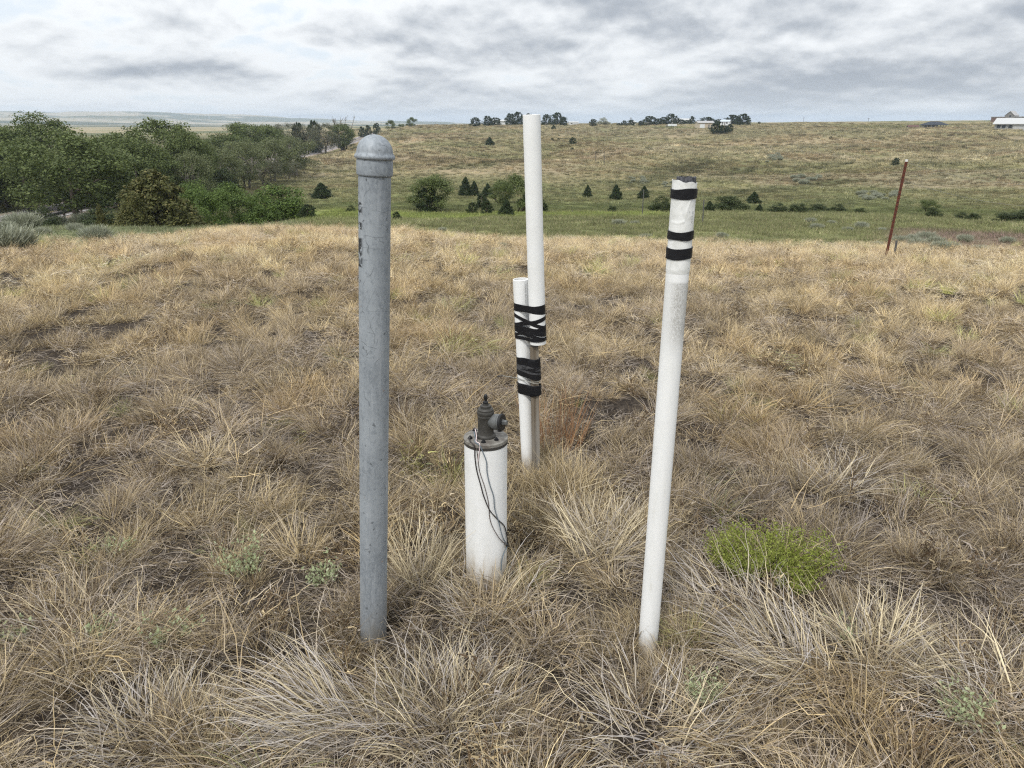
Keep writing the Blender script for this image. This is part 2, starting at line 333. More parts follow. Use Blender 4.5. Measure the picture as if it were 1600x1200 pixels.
# PVC that yellows and collects soil toward the ground (real splash dirt, in the pipe's own coordinates)
def pvc_dirty(name, zdirt, smear=None, seed=0):
    m, n, o = newmat(name); lk = n.links; p = nn(n, 'ShaderNodeBsdfPrincipled'); lk.new(p.outputs[0], o.inputs[0])
    p.inputs['Roughness'].default_value = .42; p.inputs['Specular IOR Level'].default_value = .4
    tcn = nn(n, 'ShaderNodeTexCoord'); s = nn(n, 'ShaderNodeSeparateXYZ'); lk.new(tcn.outputs['Object'], s.inputs[0])
    mp = nn(n, 'ShaderNodeMapping'); mp.inputs['Scale'].default_value = (1, 1, .28); mp.inputs['Location'].default_value = (seed, 0, 0); lk.new(tcn.outputs['Object'], mp.inputs[0])
    t = nn(n, 'ShaderNodeTexNoise', inp={'Scale': 28.0, 'Detail': 6.0, 'Roughness': .65}); lk.new(mp.outputs[0], t.inputs['Vector'])
    zz = math_n(n, 'ADD', s.outputs[2], math_n(n, 'MULTIPLY', math_n(n, 'SUBTRACT', t.outputs[0], .5), -zdirt * .9))
    f = math_n(n, 'SUBTRACT', 1.0, maprange(n, zz, 0.0, zdirt))
    c = mixc(n, maprange(n, t.outputs[0], .42, .72), (0.90, 0.90, 0.885), (0.84, 0.84, 0.815))
    c = mixc(n, math_n(n, 'MULTIPLY', maprange(n, t.outputs[0], .60, .78), .5), c, (0.66, 0.63, 0.56))
    c = mixc(n, math_n(n, 'MULTIPLY', f, .9), c, (0.46, 0.37, 0.25))
    if smear:
        za, zb, amt, x0, x1 = smear
        mp2 = nn(n, 'ShaderNodeMapping'); mp2.inputs['Scale'].default_value = (1, 1, .5); lk.new(tcn.outputs['Object'], mp2.inputs[0])
        t2 = nn(n, 'ShaderNodeTexNoise', inp={'Scale': 420.0, 'Detail': 3.0, 'Roughness': .7}); lk.new(mp2.outputs[0], t2.inputs['Vector'])
        t3 = nn(n, 'ShaderNodeTexNoise', inp={'Scale': 16.0, 'Detail': 3.0}); lk.new(mp2.outputs[0], t3.inputs['Vector'])
        band = math_n(n, 'MULTIPLY', maprange(n, s.outputs[2], za - .12, za), math_n(n, 'SUBTRACT', 1.0, maprange(n, s.outputs[2], zb - .01, zb)))
        band = math_n(n, 'MULTIPLY', band, math_n(n, 'ADD', .35, maprange(n, s.outputs[0], x0, x1)))
        sm = math_n(n, 'MULTIPLY', math_n(n, 'MULTIPLY', band, amt), math_n(n, 'ADD', maprange(n, t2.outputs[0], .30, .75), math_n(n, 'MULTIPLY', t3.outputs[0], .8)), True)
        c = mixc(n, sm, c, (0.42, 0.41, 0.38))
    lk.new(c, p.inputs['Base Color'])
    b = nn(n, 'ShaderNodeBump', inp={'Strength': .05, 'Distance': .002}); lk.new(t.outputs[0], b.inputs['Height']); lk.new(b.outputs[0], p.inputs['Normal'])
    return m
def galv(name):
    m, n, o = newmat(name); lk = n.links; p = nn(n, 'ShaderNodeBsdfPrincipled'); lk.new(p.outputs[0], o.inputs[0])
    tcn = nn(n, 'ShaderNodeTexCoord'); s = nn(n, 'ShaderNodeSeparateXYZ'); lk.new(tcn.outputs['Object'], s.inputs[0])
    def nz(scale, det, st=(1, 1, 1), ro=.6, off=0):
        mp = nn(n, 'ShaderNodeMapping'); mp.inputs['Scale'].default_value = st; mp.inputs['Location'].default_value = (off, off, off); lk.new(tcn.outputs['Object'], mp.inputs[0])
        t = nn(n, 'ShaderNodeTexNoise', inp={'Scale': float(scale), 'Detail': float(det), 'Roughness': ro}); lk.new(mp.outputs[0], t.inputs['Vector']); return t.outputs[0]
    v = nn(n, 'ShaderNodeTexVoronoi', inp={'Scale': 190.0}); mpv = nn(n, 'ShaderNodeMapping'); mpv.inputs['Scale'].default_value = (1, 1, .55); lk.new(tcn.outputs['Object'], mpv.inputs[0]); lk.new(mpv.outputs[0], v.inputs['Vector'])
    sv = nn(n, 'ShaderNodeSeparateColor'); lk.new(v.outputs['Color'], sv.inputs[0])
    big_ = nz(9, 5, (1, 1, .5)); fine = nz(130, 4, (1, 1, .7)); strk = nz(45, 5, (1, 1, .12), .65, 3)
    c = mixc(n, sv.outputs[0], (0.245, 0.27, 0.295), (0.325, 0.352, 0.378))
    c = mixc(n, maprange(n, big_, .38, .66), c, (0.37, 0.40, 0.425))
    c = mixc(n, math_n(n, 'MULTIPLY', maprange(n, fine, .50, .70), .5), c, (0.17, 0.187, 0.205))
    c = mixc(n, math_n(n, 'MULTIPLY', maprange(n, strk, .52, .70), .5), c, (0.44, 0.465, 0.49))
    # small dark pits
    pit = nz(60, 3, (1, 1, .8), .5, 7)
    c = mixc(n, math_n(n, 'MULTIPLY', maprange(n, pit, .68, .72), .6), c, (0.05, 0.055, 0.06))
    # scratches: two thin diagonal lines families, masked
    ang = math_n(n, 'ARCTAN2', s.outputs[0], math_n(n, 'MULTIPLY', s.outputs[1], -1.0))
    for (kx, kz_, off, msk) in ((1.0, 9.0, .3, 5), (1.0, -14.0, .1, 9), (.25, 30.0, .0, 12)):
        q = math_n(n, 'ADD', math_n(n, 'MULTIPLY', ang, kx), math_n(n, 'MULTIPLY', s.outputs[2], kz_))
        q = math_n(n, 'ADD', q, math_n(n, 'MULTIPLY', nz(14, 2, off=msk), 1.4))
        fr = math_n(n, 'ABSOLUTE', math_n(n, 'SUBTRACT', math_n(n, 'FRACT', math_n(n, 'ADD', q, off)), .5))
        line = math_n(n, 'SUBTRACT', 1.0, maprange(n, fr, 0.008, 0.03))
        line = math_n(n, 'MULTIPLY', line, maprange(n, nz(11, 2, off=msk * 1.7), .54, .62))
        c = mixc(n, math_n(n, 'MULTIPLY', line, .55), c, (0.07, 0.08, 0.09))
    # worn black stencil along the left side (dark flakes), only inside its own band
    fl = nz(75, 3, (1, 1, 1.3), .55, 2.2)
    left = math_n(n, 'SUBTRACT', 1.0, maprange(n, ang, -0.86, -0.55))
    for (z0, z1, th) in STENCIL:
        zb = math_n(n, 'MULTIPLY', maprange(n, s.outputs[2], z0 - .004, z0), math_n(n, 'SUBTRACT', 1.0, maprange(n, s.outputs[2], z1, z1 + .004)))
        k_ = math_n(n, 'MULTIPLY', math_n(n, 'MULTIPLY', zb, left), maprange(n, fl, th, th + .05))
        c = mixc(n, math_n(n, 'MULTIPLY', k_, .93), c, (0.015, 0.016, 0.018))
    # rust freckle and soil near the ground
    low = math_n(n, 'SUBTRACT', 1.0, maprange(n, s.outputs[2], .0, .30))
    c = mixc(n, math_n(n, 'MULTIPLY', low, math_n(n, 'MULTIPLY', maprange(n, big_, .3, .7), .8)), c, (0.17, 0.14, 0.10))
    c = mixc(n, math_n(n, 'MULTIPLY', maprange(n, nz(22, 4, off=11), .70, .74), .7), c, (0.28, 0.17, 0.10))
    lk.new(c, p.inputs['Base Color']); p.inputs['Metallic'].default_value = .25; p.inputs['Specular IOR Level'].default_value = .45
    lk.new(maprange(n, fine, .3, .7, .6, .82), p.inputs['Roughness'])
    b = nn(n, 'ShaderNodeBump', inp={'Strength': .28, 'Distance': .0015}); lk.new(math_n(n, 'ADD', math_n(n, 'MULTIPLY', fine, .6), math_n(n, 'ADD', big_, math_n(n, 'MULTIPLY', pit, -.6))), b.inputs['Height']); lk.new(b.outputs[0], p.inputs['Normal'])
    return m

# ground: vegetation-zone colour comes per vertex, fine variation from noise
def ground_mat():
    m, n, o = newmat('ground_cover'); lk = n.links; p = nn(n, 'ShaderNodeBsdfPrincipled'); lk.new(p.outputs[0], o.inputs[0])
    p.inputs['Roughness'].default_value = .95; p.inputs['Specular IOR Level'].default_value = .1
    a = nn(n, 'ShaderNodeAttribute', attribute_name='zone'); a2 = nn(n, 'ShaderNodeAttribute', attribute_name='mix')
    s = nn(n, 'ShaderNodeSeparateColor'); lk.new(a2.outputs['Color'], s.inputs[0])   # r: near litter, g: hillside scrub, b: green valley
    tcn = nn(n, 'ShaderNodeTexCoord')
    def nz(scale, det, st=(1, 1, 1), ro=.6, off=0):
        mp = nn(n, 'ShaderNodeMapping'); mp.inputs['Scale'].default_value = st; mp.inputs['Location'].default_value = (off, off, off); lk.new(tcn.outputs['Object'], mp.inputs[0])
        t = nn(n, 'ShaderNodeTexNoise', inp={'Scale': float(scale), 'Detail': float(det), 'Roughness': ro}); lk.new(mp.outputs[0], t.inputs['Vector']); return t.outputs[0]
    c = a.outputs['Color']
    # litter near
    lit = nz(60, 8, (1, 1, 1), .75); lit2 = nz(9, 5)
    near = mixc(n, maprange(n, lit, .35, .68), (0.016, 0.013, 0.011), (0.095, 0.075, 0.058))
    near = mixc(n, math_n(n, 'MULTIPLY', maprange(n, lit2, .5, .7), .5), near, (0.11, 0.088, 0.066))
    # far: mottles at several sizes
    m1 = nz(.05, 8, (.7, .9, 1), .68); m2 = nz(.45, 8, (1, .8, 1), .75, 4); m3 = nz(2.2, 5, (1, .7, 1), .75, 9)
    hl = mixc(n, maprange(n, m1, .36, .64), mixc(n, 1.0, c, (0.70, 0.78, 0.62), 'MULTIPLY'), mixc(n, 1.0, c, (1.2, 1.13, 1.12), 'MULTIPLY'))
    hl = mixc(n, math_n(n, 'MULTIPLY', maprange(n, m2, .50, .68), .6), hl, (0.13, 0.13, 0.075))
    hl = mixc(n, math_n(n, 'MULTIPLY', maprange(n, m3, .55, .72), .3), hl, (0.33, 0.29, 0.18))
    gr = mixc(n, maprange(n, m2, .38, .64), mixc(n, 1.0, c, (.72, .78, .7), 'MULTIPLY'), mixc(n, 1.0, c, (1.25, 1.18, 1.0), 'MULTIPLY'))
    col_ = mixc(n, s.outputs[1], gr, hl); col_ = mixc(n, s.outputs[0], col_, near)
    lk.new(col_, p.inputs['Base Color'])
    b = nn(n, 'ShaderNodeBump', inp={'Strength': .9, 'Distance': .3}); lk.new(math_n(n, 'ADD', m2, math_n(n, 'MULTIPLY', m3, .5)), b.inputs['Height'])
    b2 = nn(n, 'ShaderNodeBump', inp={'Strength': .8, 'Distance': .015}); lk.new(lit, b2.inputs['Height'])
    mn = nn(n, 'ShaderNodeMix', data_type='VECTOR'); lk.new(s.outputs[0], mn.inputs[0]); lk.new(b.outputs[0], mn.inputs[4]); lk.new(b2.outputs[0], mn.inputs[5]); lk.new(mn.outputs[1], p.inputs['Normal'])
    return m

# ------------------------------------------------------------------ ground mesh
fine_az = np.arange(-46, 46.01, 0.22)
az_list = np.radians(np.concatenate([np.arange(-180, -46, 3.0), fine_az, np.arange(48, 180, 3.0)]))
r_list = np.exp(np.linspace(math.log(0.06), math.log(7600), 620))
A, RR = np.meshgrid(az_list, r_list, indexing='ij')
GX, GY = RR * np.sin(A), RR * np.cos(A); GZ = H(GX, GY)
na, nr = A.shape
idx = np.arange(na * nr).reshape(na, nr)
q = np.stack([idx[:-1, :-1], idx[:-1, 1:], idx[1:, 1:], idx[1:, :-1]], -1).reshape(-1, 4)
qw = np.stack([idx[-1, :-1], idx[-1, 1:], idx[0, 1:], idx[0, :-1]], -1).reshape(-1, 4)
faces = np.concatenate([q, qw])
verts = np.stack([GX.ravel(), GY.ravel(), GZ.ravel()], 1)
PXA = 800 + 1184 * np.tan(np.clip(A, -1.2, 1.2))           # photo column of that azimuth, to lay the vegetation zones out
BARE = ground(452, 372)
TRACKS = [([(870, 252), (915, 246), (960, 240), (1010, 236), (1080, 229), (1150, 226)], 2.2), ([(612, 226), (650, 219), (700, 212), (745, 206)], 2.4), ([(1190, 232), (1260, 240), (1330, 247), (1400, 252)], 1.8)]
GULLIES = [([(985, 292), (1015, 283), (1045, 271), (1075, 262), (1105, 254)], 2.6), ([(1120, 275), (1150, 270), (1180, 264)], 2.0), ([(1150, 300), (1230, 292), (1320, 283)], 2.5), ([(700, 262), (760, 258), (820, 250)], 2.2)]
def pdist(Xv, Yv, px_pts):
    P = [ground(*p) for p in px_pts]; d = np.full(np.shape(Xv), 1e9)
    for a, b in zip(P[:-1], P[1:]):
        ax, ay, dx, dy = a[0], a[1], b[0] - a[0], b[1] - a[1]; t = np.clip(((Xv - ax) * dx + (Yv - ay) * dy) / (dx * dx + dy * dy), 0, 1)
        d = np.minimum(d, np.hypot(Xv - ax - t * dx, Yv - ay - t * dy))
    return d
def lerp(a, b, t): return a + (b - a) * t[..., None]
def zones(PX, RRv, Xv, Yv):
    wob = (fbm(Xv / 9, Yv / 9, 3, 31) - .5); wob2 = fbm(Xv / 40, Yv / 40, 3, 77)
    fieldc = np.array([0.30, 0.235, 0.145]); sagec = np.array([0.20, 0.22, 0.12]); mead = np.array([0.215, 0.222, 0.108])
    bright = np.array([0.235, 0.275, 0.085]); dark = np.array([0.125, 0.145, 0.06]); mauve = np.array([0.27, 0.215, 0.165])
    hill = np.array([0.285, 0.24, 0.145]); hillg = np.array([0.20, 0.19, 0.095]); hillb = np.array([0.275, 0.235, 0.155]); tan = np.array([0.36, 0.30, 0.19]); farc = np.array([0.42, 0.37, 0.30])
    crest = np.interp(PX, [0, 250, 450, 640, 800, 1200, 1600], [10.6, 12, 19, 14, 13, 13.5, 13]) * (1 + .15 * wob)
    c = np.broadcast_to(fieldc, RRv.shape + (3,)).copy()
    leftw = 1 - sstep(PX, 430, 500)
    c = lerp(c, sagec, sstep(RRv, crest, crest * 1.1))
    m_ = sstep(RRv / (1 + .25 * wob), 15, 20) * (1 - leftw); c = lerp(c, mead, m_)
    right = sstep(PX + 90 * wob, 1380, 1450) * (1 - sstep(RRv / (1 + .4 * wob), 27, 33)); c = lerp(c, mauve, right * sstep(RRv, 14, 18))
    c = lerp(c, bright, (1 - sstep(PX, 1000, 1080)) * (1 - leftw) * sstep(RRv / (1 + .3 * wob), 40, 46) * (1 - sstep(RRv / (1 + .3 * wob), 58, 66)) * .9)
    c = lerp(c, dark, sstep(RRv / (1 + .2 * wob), 62, 68) * (1 - leftw) * .8)
    c = lerp(c, mead * 1.0, sstep(RRv / (1 + .25 * wob), 76, 86) * (1 - leftw) * .6)
    h = sstep(RRv / (1 + .45 * wob), 88, 118); c = lerp(c, hillg, h)
    h2 = sstep(RRv / (1 + .4 * wob), 118, 150); c = lerp(c, hill, h2 * .85)
    fold = fbm(Xv / 45, Yv / 32, 3, 11)
    c = lerp(c, hillg, h2 * (1 - sstep(fold, .36, .50)) * .75); c = lerp(c, hillb * 1.05, h2 * sstep(fold, .52, .64) * .6)
    c = lerp(c, hillb, h2 * sstep(fbm(Xv / 60 + 9, Yv / 30, 3, 90), .50, .60) * .8)
    c = lerp(c, tan, h2 * sstep(fbm(Xv / 90, Yv / 16 + Xv / 60, 4, 55), .56, .66) * .5)
    wv = (fbm(Xv / 5, Yv / 5, 2, 66) - .5) * 3
    for pts, w in TRACKS: c = lerp(c, np.array([0.42, 0.35, 0.25]), (1 - sstep(pdist(Xv, Yv, pts) + wv, w * .4, w * 1.3)) * .75)
    for pts, w in GULLIES: c = lerp(c, np.array([0.12, 0.12, 0.06]), (1 - sstep(pdist(Xv, Yv, pts) + wv * 1.5, w * .5, w * 2.2)) * .8)
    ls = leftw * sstep(RRv, 60, 75) * (1 - sstep(RRv, 500, 700)); c = lerp(c, np.array([0.15, 0.145, 0.07]), ls * .8)
    c = lerp(c, tan * .95, sstep(RRv, 560, 700)); c = lerp(c, farc, sstep(RRv, 1800, 2600))
    c = lerp(c, np.array([0.12, 0.135, 0.07]), sstep(RRv, 560, 640) * (1 - sstep(RRv, 1500, 1700)) * sstep(fbm(Xv / 70, Yv / 130, 3, 43), .46, .56) * .85)
    c = lerp(c, np.array([0.05, 0.07, 0.04]), sstep(RRv, 1700, 1900) * (1 - sstep(RRv, 2900, 3200)) * sstep(fbm(Xv / 300, Yv / 160, 3, 44), .30, .42) * .95)
    c = lerp(c, np.array([0.10, 0.12, 0.08]), sstep(RRv, 3300, 3600) * sstep(fbm(Xv / 260, Yv / 200, 3, 46), .50, .58) * .9)
    # lawn round the homestead
    hx, hy = Xv, Yv; lw = np.exp(-((PX - 1035) / 38) ** 2) * np.exp(-((RRv - 392) / 9) ** 2); c = lerp(c, np.array([0.15, 0.22, 0.05]), np.clip(lw * 1.6, 0, 1))
    near = 1 - sstep(RRv, crest * .9, crest * 1.05)
    bare = 1 - sstep(((Xv - BARE[0]) / .42) ** 2 + ((Yv - BARE[1]) / .5) ** 2, .6, 1.1); near = near * (1 - bare); c = lerp(c, np.array([0.42, 0.36, 0.28]), bare)
    hillm = sstep(RRv, 90, 120)
    return c, near, hillm
c3, near, hillm = zones(PXA, RR, GX, GY)
zone = np.concatenate([c3.reshape(-1, 3), np.ones((na * nr, 1))], 1)
mixv = np.stack([near.ravel(), hillm.ravel(), np.zeros(na * nr), np.ones(na * nr)], 1)
gm = newmesh('ground', verts, faces[:, ::-1], {'zone': zone, 'mix': mixv})
GROUND_MAT = ground_mat(); go = link('ground', gm, GROUND_MAT, kind='structure')

# ------------------------------------------------------------------ road
def strip(x0, x1, dz, name, mat, ya=12, yb=740, step=4.0, skirt=None, **props):
    V = []; F = []; ys = np.arange(ya, yb, step)
    for y in ys:
        rx, rz = road_at(y); z = float(rz) + dz
        V += [(rx + x0, y, z), (rx + x1, y, z)]
        if skirt: V += [(rx + x0 - .02, y, z - skirt), (rx + x1 + .02, y, z - skirt)]
    k_ = 4 if skirt else 2
    for i in range(len(ys) - 1):
        a = i * k_; b = a + k_; F.append((a, a + 1, b + 1, b))
        if skirt: F += [(a + 2, a, b, b + 2), (a + 1, a + 3, b + 3, b + 1)]
    me = newmesh(name, V, F, smooth=False); return link(name, me, mat, **props)
strip(-4.6, 4.6, .10, 'road_shoulder', M_SHOULDER, skirt=.5, kind='structure')
road = strip(-3.3, 3.3, .14, 'road', M_ASPH, skirt=.05, kind='structure')
strip(-3.05, -2.9, .146, 'edge_line', M_WHITE, parent=road); strip(2.9, 3.05, .146, 'edge_line', M_WHITE, parent=road); strip(-.08, .08, .146, 'centre_line', M_ROADLINE, parent=road)

# guard rail beside the near stretch of road
def guardrail():
    y0, y1 = 58.0, 118.0; rx, rz = road_at(y0)
    e = empty('guard_rail', (rx + 4.3, y0, rz + .1), 'low galvanised guard rail along the near edge of the road below the trees', 'guard rail')
    mb = MB(); prof = [(0, .50), (.05, .56), (.0, .64), (.05, .72), (0, .78)]
    V = []; F = []
    ys = np.arange(y0, y1, 3.0)
    for y in ys:
        x, z = road_at(y)
        for (px_, pz) in prof: V.append((x + 4.35 + px_ - (rx + 4.3), y - y0, z + pz - rz))
    for i in range(len(ys) - 1):
        for j in range(4): a = i * 5 + j; F.append((a, a + 5, a + 6, a + 1))
    mb.add(V, F); mb.build('rail', M_GREYSTEEL, e, False)
    pm = None
    for y in np.arange(y0 + 2, y1, 3.8):
        x, z = road_at(y)
        if pm is None:
            o = MB().box(-.07, .07, -.08, .08, -.25, .82).build('post', M_WHITE if False else M_BARK, e, False); pm = o.data
        else: o = link('post', pm, None, e)
        o.location = (x + 4.2 - (rx + 4.3), y - y0, z - rz)
guardrail()

# ------------------------------------------------------------------ blade / tuft geometry
def blades(rng, N, base_r, L0, L1, t0, t1, droop, width, segs=4, comb_az=None, comb=0.0, wig=0.25, greyp=0.3, tonep=0.5, zbase=(0, 0), taper=.75, aniso=1.0):
    rad = base_r * np.sqrt(rng.random(N)); a0 = rng.random(N) * 2 * np.pi
    bx, by = rad * np.cos(a0), rad * np.sin(a0) * aniso
    az = a0 + rng.normal(0, .9, N)
    if comb_az is not None: az = az + comb * np.arctan2(np.sin(comb_az - az), np.cos(comb_az - az))
    tilt = t0 + (t1 - t0) * np.clip(.35 * rad / max(base_r, 1e-4) + .65 * rng.random(N), 0, 1)
    Ln = L0 + (L1 - L0) * rng.random(N) ** 1.3; dr = droop * (.4 + 1.0 * rng.random(N))
    P = np.zeros((N, segs + 1, 3)); P[:, 0] = np.stack([bx, by, zbase[0] + (zbase[1] - zbase[0]) * rng.random(N)], 1)
    D = np.zeros((N, segs + 1, 3)); daz = rng.normal(0, wig, N)
    for s_ in range(segs):
        f = (s_ + .5) / segs; th = tilt + dr * f ** 1.4; th = np.minimum(th, 2.3); aa = az + daz * f + rng.normal(0, .10 + wig * .35, N); th = th + rng.normal(0, .09, N)
        d = np.stack([np.sin(th) * np.cos(aa), np.sin(th) * np.sin(aa), np.cos(th)], 1)
        P[:, s_ + 1] = P[:, s_] + d * (Ln / segs)[:, None]; D[:, s_] = d
    D[:, segs] = D[:, segs - 1]; P[:, :, 2] = np.maximum(P[:, :, 2], .004 + .012 * rng.random((N, 1)))
    rv = rng.normal(size=(N, 3)); S = np.cross(D, rv[:, None, :]); S /= np.linalg.norm(S, axis=2, keepdims=True) + 1e-9
    w = width * (.65 + .9 * rng.random(N)) * 1.18; fr = np.linspace(0, 1, segs + 1); wf = np.maximum(1 - fr, 0.02) ** taper
    W = S * (w[:, None] * wf[None, :] * .5)[:, :, None]
    V = np.stack([P - W, P + W], 2).reshape(-1, 3)
    base = (np.arange(N) * (segs + 1) * 2)[:, None]; k_ = np.arange(segs)[None, :] * 2
    a = base + k_; F = np.stack([a, a + 1, a + 3, a + 2], -1).reshape(-1, 4)
    tone = np.clip(rng.normal(tonep + .13, .32, N) - .6 * (rng.random(N) < .10), 0, 1); grey = np.clip((rng.random(N) < greyp) * (.4 + .6 * rng.random(N)), 0, 1)
    rep = (segs + 1) * 2
    C = np.stack([np.repeat(tone, rep), np.repeat(grey, rep), np.tile(np.repeat(fr, 2), N), np.ones(N * rep)], 1)
    return V, F, C
def combine(parts):
    Vs, Fs, Cs, o = [], [], [], 0
    for V, F, C in parts: Vs.append(V); Fs.append(F + o); Cs.append(C); o += len(V)
    return np.concatenate(Vs), np.concatenate(Fs), np.concatenate(Cs)
def tuft_mesh(name, parts, mat):
    V, F, C = combine(parts); me = newmesh(name, V, F, {'blade': C}); me.materials.append(mat); return me
RNG = np.random.default_rng(7)
def kind_A(rng):   # upright straw bunch
    return [blades(rng, 130, .085, .10, .26, .05, .8, .6, .0026, 4, rng.random() * 6.28, .2, greyp=.25, tonep=.30),
            blades(rng, 90, .13, .06, .16, .3, 1.4, .6, .0026, 3, greyp=.5, tonep=.65)]
def kind_B(rng):   # arching grey-tan bunch, combed to one side
    c = rng.random() * 6.28
    return [blades(rng, 130, .10, .15, .34, .2, 1.1, 1.1, .0024, 5, c, .4, greyp=.45, tonep=.45),
            blades(rng, 110, .15, .06, .18, .5, 1.5, .6, .0026, 3, greyp=.6, tonep=.65)]
def kind_C(rng):   # flattened criss-cross thatch
    return [blades(rng, 120, .20, .07, .22, 1.05, 1.62, .3, .0022, 3, wig=.9, greyp=.7, tonep=.62, zbase=(.0, .06))]
def kind_D(rng):   # short curly brown
    return [blades(rng, 230, .13, .04, .13, .1, 1.4, .9, .0024, 4, wig=.8, greyp=.25, tonep=.6)]
def kind_F(rng):   # dead brown forb, twiggy
    return [blades(rng, 38, .03, .05, .20, .1, 1.3, .1, .0036, 6, wig=2.2, greyp=.25, tonep=.9, taper=.4), blades(rng, 60, .06, .02, .05, .3, 1.5, .9, .0040, 3, wig=2, greyp=.1, tonep=.75, zbase=(.02, .14))]
def kind_E(rng):   # a few tall pale stalks, some bent or broken
    return [blades(rng, 6, .09, .22, .42, .05, 1.0, .5, .0028, 5, rng.random() * 6.28, .2, greyp=.3, tonep=.05),
            blades(rng, 4, .12, .15, .32, .9, 1.5, .2, .003, 4, greyp=.5, tonep=.2, zbase=(.02, .12))]
def make_lib(name, specs):
    col = bpy.data.collections.new(name); objs = []
    for i, (me) in enumerate(specs):
        o = bpy.data.objects.new('%s_%03d' % (name, i), me); col.objects.link(o); objs.append(o)
    return col
specs = []; KIDX = {}
for kn, fn, cnt, mat in (('A', kind_A, 8, M_GRASS), ('B', kind_B, 8, M_GRASS), ('C', kind_C, 5, M_GRASS), ('D', kind_D, 6, M_GRASS), ('F', kind_F, 5, M_GRASS), ('E', kind_E, 5, M_STALK)):
    KIDX[kn] = list(range(len(specs), len(specs) + cnt))
    for i in range(cnt): specs.append(tuft_mesh('tuft', fn(RNG), mat))
LIB_NEAR = make_lib('tufts_near', specs)

def scatter(name, lib, P, rot, scl, index, tint, **props):
    me = newmesh(name, P, np.zeros((0, 4), int), {'rot': rot, 'scl': scl, 'tint': np.concatenate([tint, np.ones((len(P), 1))], 1)}, smooth=False)
    ai = me.attributes.new('idx', 'INT', 'POINT'); ai.data.foreach_set('value', np.asarray(index, np.int32))
    o = link(name, me, None, **props)
    ng = bpy.data.node_groups.new(name + '_scatter', 'GeometryNodeTree')
    ng.interface.new_socket('Geometry', in_out='INPUT', socket_type='NodeSocketGeometry'); ng.interface.new_socket('Geometry', in_out='OUTPUT', socket_type='NodeSocketGeometry')
    N = ng.nodes; gi = N.new('NodeGroupInput'); goo = N.new('NodeGroupOutput'); iop = N.new('GeometryNodeInstanceOnPoints'); ci = N.new('GeometryNodeCollectionInfo')
    ci.inputs['Collection'].default_value = lib; ci.inputs['Separate Children'].default_value = True; ci.inputs['Reset Children'].default_value = True
    m2p = N.new('GeometryNodeMeshToPoints')
    def na_(nm, dt):
        a = N.new('GeometryNodeInputNamedAttribute'); a.data_type = dt; a.inputs['Name'].default_value = nm; return a.outputs['Attribute']
    l = ng.links; l.new(gi.outputs[0], m2p.inputs[0]); l.new(m2p.outputs[0], iop.inputs['Points']); l.new(ci.outputs[0], iop.inputs['Instance']); iop.inputs['Pick Instance'].default_value = True
    l.new(na_('idx', 'INT'), iop.inputs['Instance Index']); l.new(na_('rot', 'FLOAT_VECTOR'), iop.inputs['Rotation']); l.new(na_('scl', 'FLOAT_VECTOR'), iop.inputs['Scale'])
    l.new(iop.outputs[0], goo.inputs[0])
    md = o.modifiers.new('scatter', 'NODES'); md.node_group = ng
    return o

POSTS = []      # (x, y, clear radius) kept free of big tufts
def wedge(rng, n, r0, r1, half):
    r = np.sqrt(r0 * r0 + (r1 * r1 - r0 * r0) * rng.random(n)); a = (rng.random(n) * 2 - 1) * half; return r * np.sin(a), r * np.cos(a)

# ------------------------------------------------------------------ the pipes
def basis(p0, p1):
    z = (Vector(p1) - Vector(p0)).normalized(); x = Vector((1, 0, 0)); x = (x - z * x.dot(z)).normalized(); y = z.cross(x)
    return Matrix((x, y, z)).transposed().to_quaternion()
def axis_frame(bx, by, tx, ty, yb, yt=None):
    """base and top points of a pipe whose foot stands on the ground at depth yb"""
    p0 = at(bx, by, yb); p1 = at(tx, ty, yt if yt else yb); g = float(H(p0[0], p0[1])); d = p1 - p0
    p0 = p0 + d * ((g - p0[2]) / d[2]); return p0, p1
def pipe_shell(mb, r, ri, z0, z1, n=48, lip=.0015):
    mb.lathe([(ri, z1 - .12), (ri, z1 - .0006), (ri + .0006, z1), (r - lip, z1), (r, z1 - lip), (r, z0)], n, cap0=False, cap1=False); return mb
# --- capped galvanised post
p0, p1 = axis_frame(583.5, 985, 585.5, 274, 2.0)
Lg = float(np.linalg.norm(p1 - p0)); STENCIL = []
def zrow(py, top=p1, base=p0, L_=Lg, py0=274.0):      # height along the post of a photo row
    best = None
    for k_ in np.linspace(0, 1, 400):
        q_ = base + (top - base) * k_; c, s_ = math.cos(PITCH), math.sin(PITCH); f = q_[1] * c - (q_[2] - EYE) * s_; v = q_[1] * s_ + (q_[2] - EYE) * c
        row = 600 - FPX * v / f
        if best is None or abs(row - py) < best[0]: best = (abs(row - py), k_ * L_)
    return best[1]
for (a_, b_, th) in ((387, 372, .40), (402, 388, .46), (414, 405, .44), (357, 349, .47), (337, 316, .52), (304, 290, .60)):
    STENCIL.append((zrow(a_), zrow(b_), th))
M_GALV = galv('galvanised_steel')
e = empty('capped_post', p0, 'tall grey galvanised steel post with a domed cap and worn black lettering', 'post', rot=basis(p0, p1))
POSTS.append((p0[0], p0[1], .07))
MB().lathe([(.0425, -.15), (.0425, Lg + .006)], 64, cap1=True).build('pipe', M_GALV, e)
capprof = [(.0445, Lg - .001), (.0468, Lg + .0015), (.0472, Lg + .004), (.0472, Lg + .036), (.0465, Lg + .0385), (.0470, Lg + .041), (.0510, Lg + .0425), (.0526, Lg + .0455), (.0524, Lg + .049), (.0500, Lg + .0525), (.0478, Lg + .0555)]
capprof += [(.0470 * math.cos(a_), Lg + .056 + .046 * math.sin(a_)) for a_ in np.linspace(.06, math.pi / 2 - .02, 16)]
MB().lathe(capprof, 64, cap0=True, cap1=True).build('cap', M_GALV, e)

